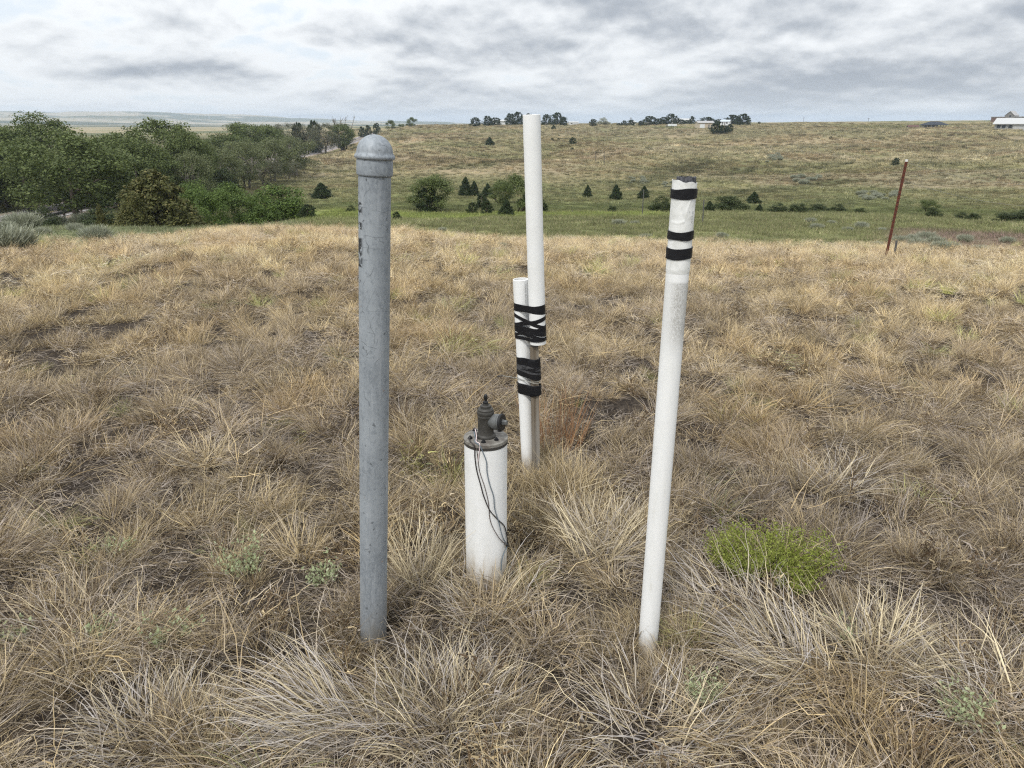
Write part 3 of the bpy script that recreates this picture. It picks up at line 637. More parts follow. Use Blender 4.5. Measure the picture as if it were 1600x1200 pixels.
# --- well casing with its cap and valve
p0, p1 = axis_frame(760, 905, 759, 686, 2.30)
WR = .0735; WL = float(np.linalg.norm(p1 - p0)); wq = basis(p0, p1)
well = empty('well_head', p0, 'short fat white well casing topped by a metal plate, grey valve fitting and loose wires', 'well head', rot=wq)
POSTS.append((p0[0], p0[1], .10)); wp0, wp1 = p0, p1
M_CASE = pvc_dirty('casing_pvc', .20)
mb = MB(); mb.lathe([(WR, -.15), (WR, WL - .013), (WR - .001, WL - .012)], 72, cap0=False, cap1=True); mb.build('casing', M_CASE, well)
M_PLATE = simple('cast_plate', (0.13, 0.115, 0.10), 0.7, noise_amt=.6, nscale=45, col2=(0.27, 0.255, 0.225), bump=.4, bscale=200)
M_FIT = simple('grey_bronze', (0.072, 0.068, 0.060), 0.55, metal=.15, noise_amt=.3, nscale=50, bump=.15, bscale=300)
M_FITL = simple('light_grey_metal', (0.17, 0.175, 0.172), 0.45, metal=.35, noise_amt=.2, nscale=40)
M_DARKR = simple('dark_plate_edge', (0.05, 0.045, 0.04), 0.7)
# two-piece plate, split behind the fitting; a joint is left between the halves
def half_disc(r, z0, z1, ycut, front, n=56):
    a0 = math.asin(ycut / r); V = []
    if front: an = np.linspace(math.pi - a0, 2 * math.pi + a0, n)
    else: an = np.linspace(a0, math.pi - a0, n)
    for z, rr_ in ((z0, r), (z1 - .0015, r), (z1, r - .0015)):
        V += [(rr_ * math.cos(a_), (max if not front else min)(rr_ * math.sin(a_), ycut) if True else 0, z) for a_ in an]
    F = []
    for l_ in range(2):
        for k_ in range(n): a_, b_ = l_ * n + k_, l_ * n + (k_ + 1) % n; F.append((a_, b_, b_ + n, a_ + n))
    F.append(tuple(range(n - 1, -1, -1))); F.append(tuple(range(2 * n, 3 * n))); return V, F
MB().lathe([(WR + .0012, WL - .0115), (WR + .0012, WL - .002)], 72).build('gasket', M_DARKR, well)
MB().add(*half_disc(WR + .002, WL - .0015, WL + .010, .0225, True)).build('plate', M_PLATE, well)
MB().add(*half_disc(WR + .002, WL - .0015, WL + .010, .0240, False)).build('plate', M_PLATE, well)
zt = WL + .010
bd = [(.0335, 0), (.0340, .004), (.0325, .009), (.0285, .012), (.0270, .018), (.0268, .072), (.0282, .075), (.0282, .0775), (.0270, .080), (.0285, .083), (.0292, .086), (.0292, .092), (.0275, .095)]
MB().lathe([(r, zt + z) for r, z in bd], 48).build('valve_body', M_FIT, well)
tp = [(.0262, .0945), (.0262, .100), (.0235, .103), (.0225, .105), (.0180, .1055), (.0180, .113), (.0160, .115), (.0108, .1155), (.0100, .120)]
MB().lathe([(r, zt + z) for r, z in tp], 48).build('bonnet', M_FIT, well)
MB().lathe([(.0088, zt + .1195), (.0088, zt + .1265), (.0062, zt + .129), (.0048, zt + .1295), (.0048, zt + .134), (.0064, zt + .1365), (.0066, zt + .147), (.0050, zt + .151), (.0030, zt + .153)], 24).build('valve_stem', M_BLACK, well)
# side outlet, pointing right and a little toward the camera, with threaded plug
Mo = Matrix.Translation((0.0, 0, zt + .056)) @ Matrix.Rotation(R(-24), 4, 'Z') @ Matrix.Rotation(R(84), 4, 'Y')
MB().lathe([(.0195, .012), (.0215, .022), (.0262, .031), (.0270, .034), (.0270, .0475), (.0258, .049), (.0262, .0505), (.0276, .052), (.0276, .0560)], 48, Mo).build('side_outlet', M_FITL, well)
MB().lathe([(.0284, .0555), (.0290, .0575), (.0290, .0625), (.0275, .064), (.014, .0645)], 48, Mo).build('rubber_ring', M_BLACK, well)
MB().lathe([(.0105, .0640), (.0105, .0685), (.0088, .0690), (.0088, .0790), (.0075, .080)], 6, Mo).build('plug', M_FITL, well, smooth=False)
boltm = None
for (bx, by) in ((-.052, -.018), (-.006, -.050), (.037, -.030), (.047, .048), (-.040, .050)):
    mbb = MB(); mbb.lathe([(.0088, 0), (.0088, .0016), (.0060, .0018)], 18); mbb.lathe([(.0062, .0015), (.0062, .0065), (.0052, .0072)], 6); mbb.lathe([(.0028, .007), (.0028, .0105)], 8)
    if boltm is None: o = mbb.build('bolt', M_BLACK, well, smooth=False); boltm = o.data
    else: o = link('bolt', boltm, None, well)
    o.location = (bx, by, zt); o.rotation_euler = (0, 0, bx * 40)
winv = Matrix.Translation(Vector(p0)) @ wq.to_matrix().to_4x4(); winv.invert()
def on_casing(px, py, off=.003):
    o = winv @ Vector((0, 0, EYE)); d = (winv.to_3x3() @ Vector(ray(px, py))).normalized(); r = WR + off
    a_ = d.x ** 2 + d.y ** 2; b_ = 2 * (o.x * d.x + o.y * d.y); c_ = o.x ** 2 + o.y ** 2 - r * r; D = b_ * b_ - 4 * a_ * c_
    if D < 0: t_ = -b_ / (2 * a_)
    else: t_ = (-b_ - math.sqrt(D)) / (2 * a_)
    return o + d * t_
def smooth_path(pts, n=8):
    P = [Vector(p) for p in pts]; out = []
    for i in range(len(P) - 1):
        a_, b_, c_, d_ = P[max(i - 1, 0)], P[i], P[i + 1], P[min(i + 2, len(P) - 1)]
        for k_ in range(n):
            t = k_ / n; out.append(.5 * ((2 * b_) + (-a_ + c_) * t + (2 * a_ - 5 * b_ + 4 * c_ - d_) * t * t + (-a_ + 3 * b_ - 3 * c_ + d_) * t ** 3))
    return out + [P[-1]]
M_W1 = simple('dark_wire', (0.035, 0.03, 0.028), 0.5); M_W2 = simple('blue_grey_wire', (0.16, 0.20, 0.235), 0.5); M_W3 = simple('brown_grey_wire', (0.13, 0.10, 0.09), 0.5); M_W4 = simple('pink_wire', (0.75, 0.62, 0.60), 0.5)
def wire(start, path, rad, mat, off, label=None):
    pts = [Vector(s_) for s_ in start] + [on_casing(x, y, off) for x, y in path]
    o = MB().tube(smooth_path(pts), rad, 8).build('wire', mat, well)
    if label: o['label'] = label
wire([(-.046, -.014, zt + .001), (-.052, -.030, zt + .009), (-.053, -.052, zt + .008)], [(741, 697), (742, 715), (745, 736), (751, 758), (756, 776), (765, 797), (778, 812), (788, 822), (792, 838), (793.5, 852)], .0020, M_W1, .0035, 'dark wire')
wire([(-.038, .034, zt + .002), (-.040, .010, zt + .010), (-.034, -.030, zt + .007), (-.033, -.062, zt + .007)], [(750, 697), (755, 708), (760, 722), (761, 738), (765, 757), (771, 775), (773, 795), (779, 815), (785, 838), (792, 850)], .0017, M_W2, .0045, 'blue grey wire')
wire([(-.050, -.036, zt + .001), (-.0485, -.056, zt + .006)], [(744, 700), (749, 735), (757, 760), (763, 785), (765, 808), (769, 822), (778, 838), (786, 847), (793, 851)], .0013, M_W3, .0028, 'thin brown wire')
wire([(-.038, .040, zt + .010), (-.030, -.026, zt + .013), (-.030, -.058, zt + .007)], [(749, 693), (749.5, 700), (748, 712), (746.5, 722)], .0016, M_W4, .0035, 'short pink wire')
wire([], [(793, 850), (790.5, 858), (786, 868), (783.5, 880), (783, 892)], .0019, M_W2, .0035, 'blue grey tail of wire')
MB().tube([on_casing(790, 850, .006), on_casing(794, 853, .006)], .0042, 8).build('wire_splice', M_BLACK, well)

# --- right hand pipe with sleeve
p0, p1 = axis_frame(1012, 1008, 1070, 283, 1.95)
q_ = basis(p0, p1); RL = float(np.linalg.norm(p1 - p0))
rp = empty('sleeved_pipe', p0, 'tall white pipe standing alone, banded near its top with three black tapes', 'pipe', rot=q_)
POSTS.append((p0[0], p0[1], .06)); TB = lambda py: zrow(py, p1, p0, RL)
Rr = .0305
M_RP = pvc_dirty('right_pvc', .10, smear=(TB(500), TB(436), .62, -.03, .0), seed=4)
MB().lathe([(Rr, -.15), (Rr, RL - .06)], 56, cap0=False).build('pipe', M_RP, rp)
# sleeve: a thin wrap with folds, cut unevenly along its top
def sleeve():
    n, z0, z1 = 96, TB(426), RL; rows = 90; V = []; F = []
    rng = np.random.default_rng(4)
    for i in range(rows + 1):
        for k_ in range(n):
            a_ = 2 * math.pi * k_ / n; ca, sa = math.cos(a_), math.sin(a_)
            top = z1 + .0035 - .0075 * (ca + 1) / 2 + .0022 * math.sin(5 * a_ + 1) * (.5 - .5 * sa)
            z = z0 + (top - z0) * i / rows
            r = Rr + .0010 + .0005 * (fbm(np.array(ca * 3 + 9), np.array(z * 60), 3, 5) - .5)
            front = max(0, -sa)
            zz = z - TB(345)
            # one long diagonal crease, a few short ones
            d1 = (ca - .30) - (z - TB(318)) * 8.0
            r += .0016 * math.exp(-(d1 / .07) ** 2) * math.exp(-((z - TB(318)) / .024) ** 2) * front
            d2 = (ca + .05) + zz * 7 + .1 * math.sin(zz * 160)
            r += .0009 * math.exp(-(d2 / .07) ** 2) * math.exp(-(zz / .022) ** 2) * front
            d3 = zz - .3 * (ca + .6) ** 2 * .05 + .004
            r += .0010 * math.exp(-(d3 / .003) ** 2) * (1 if ca < 0 else .2) * front
            if i < 5: r = Rr + .0003 + .0002 * i
            V.append((r * ca, r * sa, z))
    for i in range(rows):
        for k_ in range(n): a_, b_ = i * n + k_, i * n + (k_ + 1) % n; F.append((a_, b_, b_ + n, a_ + n))
    t0 = len(V) - n
    for k_ in range(n): x, y, z = V[t0 + k_]; V.append((x * .95, y * .95, z)); 
    for k_ in range(n): x, y, z = V[t0 + k_]; V.append((x * .95, y * .95, z - .05))
    for l_ in range(2):
        for k_ in range(n): a_, b_ = t0 + l_ * n + k_, t0 + l_ * n + (k_ + 1) % n; F.append((a_, b_, b_ + n, a_ + n))
    return V, F
M_SLV = simple('white_sleeve', (0.87, 0.87, 0.845), 0.55, noise_amt=.08, nscale=40, col2=(0.70, 0.70, 0.665), bump=.1, bscale=250)
MB().add(*sleeve()).build('sleeve', M_SLV, rp)
M_INNER = simple('charred_black_pipe', (0.03, 0.03, 0.034), 0.7, noise_amt=.6, nscale=130, col2=(0.13, 0.13, 0.145), stretch=(1, 1, .3))
mb = MB(); V = []; n_ = 64
for (r, dz, jag) in ((.0250, -.07, 0), (.0250, .0125, 1), (.0225, .0125, 1), (.0225, -.07, 0)):
    for k_ in range(n_):
        a_ = 2 * math.pi * k_ / n_; V.append((r * math.cos(a_) + .0035, r * math.sin(a_), RL + dz - .002 + jag * (.0006 * math.sin(7 * a_) + .0005 * math.sin(17 * a_))))
F = [(l_ * n_ + k_, l_ * n_ + (k_ + 1) % n_, (l_ + 1) * n_ + (k_ + 1) % n_, (l_ + 1) * n_ + k_) for l_ in range(3) for k_ in range(n_)]
mb.add(V, F).build('inner_pipe', M_INNER, rp)
# tape band: closed ribbon round the hull of one or more circles; heights vary linearly across and a little by wrinkles
def hull(circles, off, n=40):
    P = []
    for (cx_, cy_, r) in circles:
        for k_ in range(n): a_ = 2 * math.pi * k_ / n; P.append((cx_ + (r + off) * math.cos(a_), cy_ + (r + off) * math.sin(a_)))
    P = sorted(set(P))
    def half(Q):
        h = []
        for p in Q:
            while len(h) > 1 and (h[-1][0] - h[-2][0]) * (p[1] - h[-2][1]) - (h[-1][1] - h[-2][1]) * (p[0] - h[-2][0]) <= 0: h.pop()
            h.append(p)
        return h
    a_ = half(P); b_ = half(P[::-1]); Hh = a_[:-1] + b_[:-1]
    out = []                                        # resample evenly
    for i in range(len(Hh)):
        p, q2 = Hh[i], Hh[(i + 1) % len(Hh)]; d = math.dist(p, q2); m_ = max(1, int(d / .004))
        for k_ in range(m_): t = k_ / m_; out.append((p[0] + (q2[0] - p[0]) * t, p[1] + (q2[1] - p[1]) * t))
    return out
def tape_band(circles_at, zl, zr, w, off, name, parent, backflip=True, seed=0, wr=.0008, mat=None, sag=0.0):
    """zl/zr: heights of the band's middle at the left and right in view; w: width; circles_at(z) -> circles"""
    Hh = hull(circles_at((zl + zr) / 2), off); xs = [p[0] for p in Hh]; x0, x1 = min(xs), max(xs); cyv = sum(p[1] for p in Hh) / len(Hh)
    n = len(Hh); V = []; F = []; rng = np.random.default_rng(seed)
    ph = rng.random(4) * 6.28; rows = (-1, -.93, -.45, -.1, .1, .45, .93, 1)
    for j, s_ in enumerate(rows):
        for i, (x, y) in enumerate(Hh):
            f = (x - x0) / (x1 - x0); back = y > cyv + .3 * abs(x1 - x0) * 0; zc = zl + (zr - zl) * f
            if back and backflip: zc = zl + (zr - zl) * (1 - f) if False else zc
            th = 2 * math.pi * i / n; z = zc + s_ * w / 2 * (1 + .06 * math.sin(2 * th + ph[0])) + wr * math.sin(3 * th + ph[1] + s_) - sag * math.sin(math.pi * f) * (1 if not back else -1)
            k_ = 1 if abs(s_) < 1 else 0
            nx, ny = x - (x0 + x1) / 2, y - cyv; l_ = math.hypot(nx, ny) + 1e-9; o_ = (.0007 if k_ else -.0012) + .0004 * math.sin(5 * th + 9 * s_ + ph[2])
            V.append((x + nx / l_ * o_, y + ny / l_ * o_, z))
    for j in range(len(rows) - 1):
        for i in range(n): a_, b_ = j * n + i, j * n + (i + 1) % n; F.append((a_, b_, b_ + n, a_ + n))
    return MB().add(V, F).build(name, mat or M_TAPE, parent)
one = lambda z: [(0, 0, Rr + .0022)]
for i, (lt, lb, rt, rb) in enumerate(((293.5, 310, 294.5, 307.5), (359.5, 374, 357.5, 372.5), (386.5, 403, 386, 399.5))):
    tape_band(one, (TB(lt) + TB(lb)) / 2, (TB(rt) + TB(rb)) / 2, TB(lt) - TB(lb), .0008, 'tape_band', rp, seed=i, sag=.0015 * (i > 0))
# printed lettering, too worn to read: short strokes running down the right side
def strokes(parent, dabs, r, name='printed_lettering', mat=None, c=(0, 0)):
    mb = MB()
    for (px_, py_, w, h) in dabs:   # px_: sideways position in units of radius, heights in metres along the axis
        a_ = -math.pi / 2 + math.asin(max(-.98, min(.98, px_))); da = w / r / 2; V = []
        for s_ in (-1, 1):
            for t in (-1, 0, 1): V.append((c[0] + r * math.cos(a_ + s_ * da), c[1] + r * math.sin(a_ + s_ * da), py_ + t * h / 2))
        mb.add(V, [(0, 3, 4, 1), (1, 4, 5, 2)])
    return mb.build(name, mat, parent, kind='stuff')
M_INK = simple('faded_ink', (0.13, 0.13, 0.13), 0.7); M_INK2 = simple('faint_ink', (0.42, 0.42, 0.41), 0.7)
dabs = []
rg = random.Random(2)
for y0 in (328.5, 330, 335.5, 339.5, 343.5):
    z = TB(y0)
    dabs += [(.66 + rg.uniform(-.02, .02), z, .0030, .0007), (.61, z - .0016, .0008, .0026), (.71, z - .001, .0008, .0018)]
strokes(rp, dabs, Rr + .0024, mat=M_INK)
dabs = [(.36, TB(329), .0030, .0012), (.40, TB(331.5), .0009, .003), (.72, TB(417), .0022, .0016), (.74, TB(424), .0014, .003), (.74, TB(428), .0016, .002)]
strokes(rp, dabs, Rr + .0025, mat=M_INK2)

# --- middle cluster: short pipe, tall pipe strapped to it, steel stake, tape wraps
pa, pb = axis_frame(826.3, 722, 813.5, 436, 3.20)
pS0, pS1 = pa, pb; SR = .0345; SL = float(np.linalg.norm(pb - pa)); sq = basis(pa, pb)
sp = empty('short_pipe', pa, 'shorter white pipe with an open top, taped beside the tallest white pipe', 'pipe', rot=sq); POSTS.append((pa[0], pa[1], .09))
M_SP = pvc_dirty('short_pvc', .16, seed=2)
pipe_shell(MB(), SR, SR - .005, -.15, SL).build('pipe', M_SP, sp)
ZS = lambda py: zrow(py, pb, pa, SL)
dabs = []
for k_ in range(17):
    if k_ in (8,): continue
    z = ZS(442) - k_ * (ZS(442) - ZS(472)) / 17; dabs += [(.52, z, .004, .0012), (.52 + rg.uniform(-.06, .06), z - .002, .0012, .003)]
strokes(sp, dabs, SR + .0006, mat=M_INK2)
# tall pipe: its lower end hangs free just above the stake
ta, tb_ = at(840.5, 537, 3.145), at(830.5, 179, 3.145); TLn = float(np.linalg.norm(tb_ - ta)); tq = basis(ta, tb_)
tp_ = empty('tall_pipe', ta, 'tallest white pipe, strapped up high and rising above the skyline', 'pipe', rot=tq)
TR = .0358
mb = MB(); mb.lathe([(TR - .005, .15), (TR - .005, .0006), (TR - .0044, 0), (TR - .0015, 0), (TR, .0015), (TR, TLn - .0015), (TR - .0015, TLn), (TR - .0044, TLn), (TR - .005, TLn - .0006), (TR - .005, TLn - .15)], 56, cap0=False, cap1=False)
mb.build('pipe', M_PVC, tp_)
M_STAKE = simple('weathered_stake', (0.17, 0.135, 0.095), 0.8, noise_amt=.45, nscale=30, col2=(0.27, 0.25, 0.22), stretch=(1, 1, .06), bump=.5, bscale=150)
sa, sb = axis_frame(837.5, 728, 834.8, 541, 3.153); stL = float(np.linalg.norm(sb - sa)); stq = basis(sa, sb)
st = empty('stake', sa, 'square weathered brown stake driven beside the shorter white pipe', 'stake', rot=stq)
mb = MB(); w_ = .0185; g_ = .004
prof = [(-w_, -w_), (-g_, -w_), (-g_ * .6, -w_ + .003), (g_ * .6, -w_ + .003), (g_, -w_), (w_, -w_), (w_, w_), (-w_, w_)]
V = [(x, y, z) for z in (-.15, stL) for x, y in prof]; n_ = len(prof)
mb.add(V, [(k_, (k_ + 1) % n_, (k_ + 1) % n_ + n_, k_ + n_) for k_ in range(n_)] + [tuple(range(n_, 2 * n_))]); mb.build('shaft', M_STAKE, st, False)
# wraps are expressed in the short pipe's frame
Ms = Matrix.Translation(Vector(pa)) @ sq.to_matrix().to_4x4(); Msi = Ms.inverted()
def loc_on(p, q2, z):       # point of segment p-q2 at height z of the short pipe's frame
    a_, b_ = Msi @ Vector(p), Msi @ Vector(q2); t = (z - a_.z) / (b_.z - a_.z); return a_ + (b_ - a_) * t
def circ_pipes(z): c = loc_on(ta, tb_, z); return [(0, 0, SR), (c.x, c.y, TR)]
def circ_stake(z): c = loc_on(sa, sb, z); return [(0, 0, SR), (c.x, c.y, w_ * 1.42)]
w1 = empty('tape_wrap', pa, 'wide black tape wrap criss-crossed round both white pipes', 'tape', rot=sq)
for i, (yl, yr, wpx) in enumerate(((477, 481, 13), (479, 476, 12), (491, 507, 7.5), (505, 492, 7.5), (510, 512, 12), (507, 518, 8), (520, 505, 6), (513, 524, 6.5), (524, 524.5, 6.5))):
    tape_band(circ_pipes, ZS(yl), ZS(yr), wpx * 1.0 * (ZS(500) - ZS(501)), .0006 + .00025 * i, 'tape_turn', w1, seed=20 + i, wr=.0009)
w2 = empty('tape_wrap', pa, 'lower black tape wrap holding the shorter pipe to the stake', 'tape', rot=sq)
M_TAPE2 = simple('worn_tape', (0.03, 0.03, 0.032), 0.6, noise_amt=.6, nscale=90, col2=(0.10, 0.10, 0.105), stretch=(1, 1, 5), bump=.4, bscale=150)
for i, (yl, yr, wpx, mt) in enumerate(((563.5, 563.5, 11, M_TAPE), (571, 575.5, 4, M_TAPE), (569, 571, 4, M_TAPE2), (575, 569, 3, M_TAPE), (573, 579, 2.2, M_TAPE2), (578.5, 584, 5, M_TAPE), (603.5, 604, 11, M_TAPE))):
    tape_band(circ_stake, ZS(yl), ZS(yr), wpx * (ZS(580) - ZS(581)), .0006 + .0003 * i, 'tape_turn', w2, seed=40 + i, wr=.0010, mat=mt)
# thin tie wire with a twisted tail
tw = empty('tie_wire', pa, 'thin twisted tie wire sticking out left of the taped pipe', 'wire', rot=sq)
Hh = hull(circ_stake(ZS(591)), .0016); mb = MB()
for (za, zb) in ((590, 589), (588, 592.5)):
    xs = [p[0] for p in Hh]; x0, x1 = min(xs), max(xs); loop = [(x, y, ZS(za) + (ZS(zb) - ZS(za)) * (x - x0) / (x1 - x0)) for x, y in Hh]; mb.tube(loop + [loop[0]], .0011, 6)
mb.build('loop', M_WIRE, tw)
mb = MB(); end = [Msi @ Vector(at(x, y, 3.17)) for x, y in ((809, 590), (803, 590.5), (798, 589), (792, 588.5), (786, 587), (781, 588))]
mb.tube(smooth_path(end, 5), .0013, 6)
tw2 = [p + Vector((0, .003 * math.cos(i * 2.2), .004 * math.sin(i * 2.2))) for i, p in enumerate(smooth_path(end[:5], 5))]; mb.tube(tw2, .0011, 6); mb.build('twisted_tail', M_WIRE, tw)
MB().tube([end[-2], end[-1], Msi @ Vector(at(776, 588, 3.17))], .0028, 6).build('dark_tip', M_BLACK, tw)
POSTS.append((sa[0], sa[1], .05))

# --- red leaning steel post on the crest, short stake beside it, thin fence wires
def tpost(px0, py0, px1, py1, name, label, cat, mat, r0=None, w=.02, group=None, tip=None):
    g = ground(px0, py0) if r0 is None else None
    if g is None:
        a_ = az_of(px0, py0); g = np.array([r0 * math.sin(a_), r0 * math.cos(a_), 0]); g[2] = float(H(g[0], g[1]))
    top = at(px1, py1, g[1] * 1.0); L_ = float(np.linalg.norm(top - g)); e_ = empty(name, g, label, cat, group, rot=basis(g, top))
    mb = MB(); t_ = w * .16
    mb.box(-w, w, -t_, t_, -.2, L_ - (.03 if tip else 0)); mb.box(-t_, t_, t_, w * 1.5, -.2, L_ - .002)
    mb.build('shaft', mat, e_, False)
    mb = MB(); z = .25
    while z < L_ - .05: mb.box(-w * .35, w * .35, -t_ - w * .35, -t_, z, z + .025); z += .055
    mb.build('studs', mat, e_, False, kind='stuff')
    if tip: MB().box(-w * .9, w * .9, -t_, t_, L_ - .03, L_).build('white_tip', M_WHITE, e_, False)
    return g, top
rg0, rtop = tpost(1385, 396, 1417, 249, 'steel_fence_post', 'rust red steel fence post leaning right at the edge of the dry grass', 'fence post', M_RUSTPOST, r0=11.6, w=.019, tip=True)
tpost(1397.5, 400, 1401, 376, 'marker_stake', 'short grey stake just right of the leaning red post', 'stake', M_GREYSTEEL, r0=12.6, w=.016)
def strand(p, q2, sag, label, rad=.0035):
    n = 24; pts = [Vector(p).lerp(Vector(q2), i / n) - Vector((0, 0, sag * 4 * (i / n) * (1 - i / n))) for i in range(n + 1)]
    o = MB().tube(pts, rad, 4).build('fence_wire', M_WIRE); o['label'] = label; o['category'] = 'fence wire'; o['group'] = 'wires of the old fence'
for f, (ex, ey), lab in ((.97, (1760, 262), 'uppermost thin wire running right from the leaning red post'), (.80, (1760, 300), 'lower thin wire running right from the leaning red post')):
    a_ = rg0 + (rtop - rg0) * f; strand(a_, at(ex, ey, 19.0), .35, lab, .0028)
for (px, y0, y1, r_, lab) in ((1003, 342, 296, 46, 'thin steel fence post just left of the banded pipe, in green meadow'), (1097, 356, 312, 37, 'thin steel fence post just right of the banded pipe, in green meadow'), (944, 262, 236, 180, 'distant thin post on the hillside, right one of a pair'), (931, 254, 236, 190, 'distant thin post on the hillside, left one of a pair'), (894, 342, 328, 60, 'small thin post in the meadow right of the tallest pipe')):
    tpost(px, y0, px + (3 if px > 950 else 0), y1, 'thin_fence_post', lab, 'fence post', M_GREYSTEEL, r0=r_, w=.028 if r_ < 100 else .07, group='fence posts in the meadow')

# ------------------------------------------------------------------ near grass
rng = np.random.default_rng(21)
def near_scatter():
    P = []; rot = []; scl = []; ix = []; tint = []
    def put(x, y, kinds, s0, s1, wts=None, tilt=.12, zs=1.0, gold=0.0, clear=True, dz=-.006):
        n = len(x); z = H(x, y); keep = np.ones(n, bool)
        rr_ = np.hypot(x, y)
        if clear:
            for (qx, qy, qr) in POSTS: keep &= np.hypot(x - qx, y - qy) > qr + .01
        a_ = np.arctan2(x, y); px_ = 800 + 1184 * np.tan(np.clip(a_, -1.2, 1.2)); crest = np.interp(px_, [0, 250, 450, 640, 800, 1200, 1600], [10.8, 12.5, 20, 15.5, 14.5, 14.5, 14])
        keep &= rr_ < crest * (1.02 + .20 * rng.normal(size=n)); keep &= (((x - BARE[0]) / .42) ** 2 + ((y - BARE[1]) / .50) ** 2 > 1)
        x, y, z, rr_ = x[keep], y[keep], z[keep], rr_[keep]; n = len(x)
        kk = rng.choice(len(kinds), n, p=wts); ii = np.array([rng.choice(KIDX[kinds[k_]]) for k_ in kk])
        s = s0 + (s1 - s0) * rng.random(n); far = sstep(rr_, 4, 10); s = s * (1 + .12 * far)
        P.append(np.stack([x, y, z + dz], 1)); rot.append(np.stack([rng.normal(0, tilt, n), rng.normal(0, tilt, n), rng.random(n) * 6.283], 1))
        scl.append(np.stack([s, s, s * zs], 1)); ix.append(ii)
        # patches: gold, pinkish grey, rusty brown
        g1 = fbm(x / .9, y / .9, 3, 60); g2 = fbm(x / .6 + 40, y / .6, 3, 61); g3 = fbm(x / 2.5, y / 2.5, 2, 62)
        gd = np.clip(sstep(g1, .42, .62) * .55 + far * .45 + gold, 0, 1)[:, None]; br = (sstep(g2, .55, .70) * .6)[:, None]
        t = np.array([.80, .755, .705]) * (1 - gd) + np.array([1.09, 1.02, .84]) * gd
        t = t * (1 - br) + np.array([.86, .75, .58]) * br
        t = t * (0.66 + .60 * rng.random((n, 1))) * (.88 + .24 * g3[:, None]) * (1 + .38 * far[:, None])
        gr = (rng.random(n) < .025)[:, None]; t = np.where(gr, t * np.array([.80, .98, .62]), t)
        tint.append(np.clip(t, .05, 1.6))
    half = R(56)
    dens = fbm  # clump centres cluster with noise
    def fld(n, r0, r1, thr, sc_, seed):
        x, y = wedge(rng, n, r0, r1, half); f = fbm(x / sc_, y / sc_, 3, seed); k_ = f > thr; return x[k_], y[k_]
    # 0.4 - 5.5 m: bunches with dark gaps
    A = lambda r0, r1: (r1 * r1 - r0 * r0) * half
    x, y = fld(int(A(.4, 5.5) * 66), .4, 5.5, .495, .22, 70); put(x, y, 'ABD', .5, 1.0, [.50, .36, .14])
    x, y = fld(int(A(.4, 5.5) * 10), .4, 5.5, .44, .4, 71); put(x, y, 'D', .7, 1.2)
    x, y = fld(int(A(.4, 5.5) * 26), .4, 5.5, .0, .4, 72); put(x, y, 'C', .5, .95, tilt=.08)
    x, y = fld(int(A(.4, 5.5) * 22), .4, 5.5, .0, .4, 172); put(x, y, 'ABF', .3, .62, [.45, .35, .2], tilt=.25)
    x, y = fld(int(A(.4, 5.5) * 7), .4, 5.5, .40, .5, 171); put(x, y, 'F', .6, 1.2, tilt=.2)
    x, y = fld(int(A(.4, 5.5) * 9), .4, 5.5, .45, .7, 73); put(x, y, 'E', .75, 1.1)
    # 5 - 20 m: closed sward with tussocks
    x, y = fld(int(A(5.2, 20) * 52), 5.2, 20, .35, .30, 74); put(x, y, 'ABD', .45, .85, [.62, .16, .22], tilt=.18)
    x, y = fld(int(A(5.2, 20) * 16), 5.2, 20, .0, .5, 75); put(x, y, 'DCF', .7, 1.2, [.5, .35, .15], tilt=.1)
    x, y = fld(int(A(5.2, 20) * 3.4), 5.2, 20, .47, .9, 76); put(x, y, 'E', .5, .8)
    # small stuff closing the feet of the pipes
    for (qx, qy, qr) in POSTS:
        n = 16; a_ = rng.random(n) * 6.28; rr_ = qr + .02 + .09 * rng.random(n); put(qx + rr_ * np.cos(a_), qy + rr_ * np.sin(a_), 'AD', .45, .8, [.6, .4], tilt=.2)
    # behind and beside the camera, thinly
    n = 1500; a_ = rng.random(n) * 6.283; rr_ = 3 * np.sqrt(rng.random(n)); x, y = rr_ * np.sin(a_), rr_ * np.cos(a_); k_ = (np.abs(a_ - np.pi) < np.pi - half) & (rr_ > .35); put(x[k_], y[k_], 'ABCD', .7, 1.1, [.25, .3, .25, .2])
    c = np.concatenate
    scatter('dry_grass', LIB_NEAR, c(P), c(rot), c(scl), c(ix), c(tint), kind='stuff')
near_scatter()

# larger bunchgrass clumps that stand out singly
def clump(px, py, parts, label, mat=M_GRASS, rmin=.8):
    g = ground(px, py, rmin); V, F, C = combine(parts); me = newmesh('bunchgrass', V, F, {'blade': C})
    o = link('bunchgrass_clump', me, mat); o.location = g + np.array([0, 0, -.008]); o['label'] = label; o['category'] = 'grass clump'; o['group'] = 'large bunchgrass clumps'; return o
r2 = np.random.default_rng(5)
def bl(n_, br, l0, l1, *a_, **k_): return blades(r2, n_, br * 1.45, l0 * .72, l1 * .80, *a_, **k_)
clump(690, 1120, [bl(620, .13, .16, .30, .05, .75, .9, .0025, 5, greyp=.35, tonep=.4), bl(500, .15, .2, .36, .6, 1.3, .9, .0023, 5, greyp=.4, tonep=.6)], 'broad dense bunchgrass clump in the foreground below the grey post')
clump(520, 1135, [bl(420, .09, .28, .50, .35, 1.1, 1.2, .0026, 6, comb_az=math.pi, comb=.75, greyp=.6, tonep=.35), bl(26, .05, .38, .55, .6, 1.1, .8, .004, 6, comb_az=math.pi * .93, comb=.85, greyp=.2, tonep=.05)], 'long bunchgrass combed left over the ground, with pale straw blades')
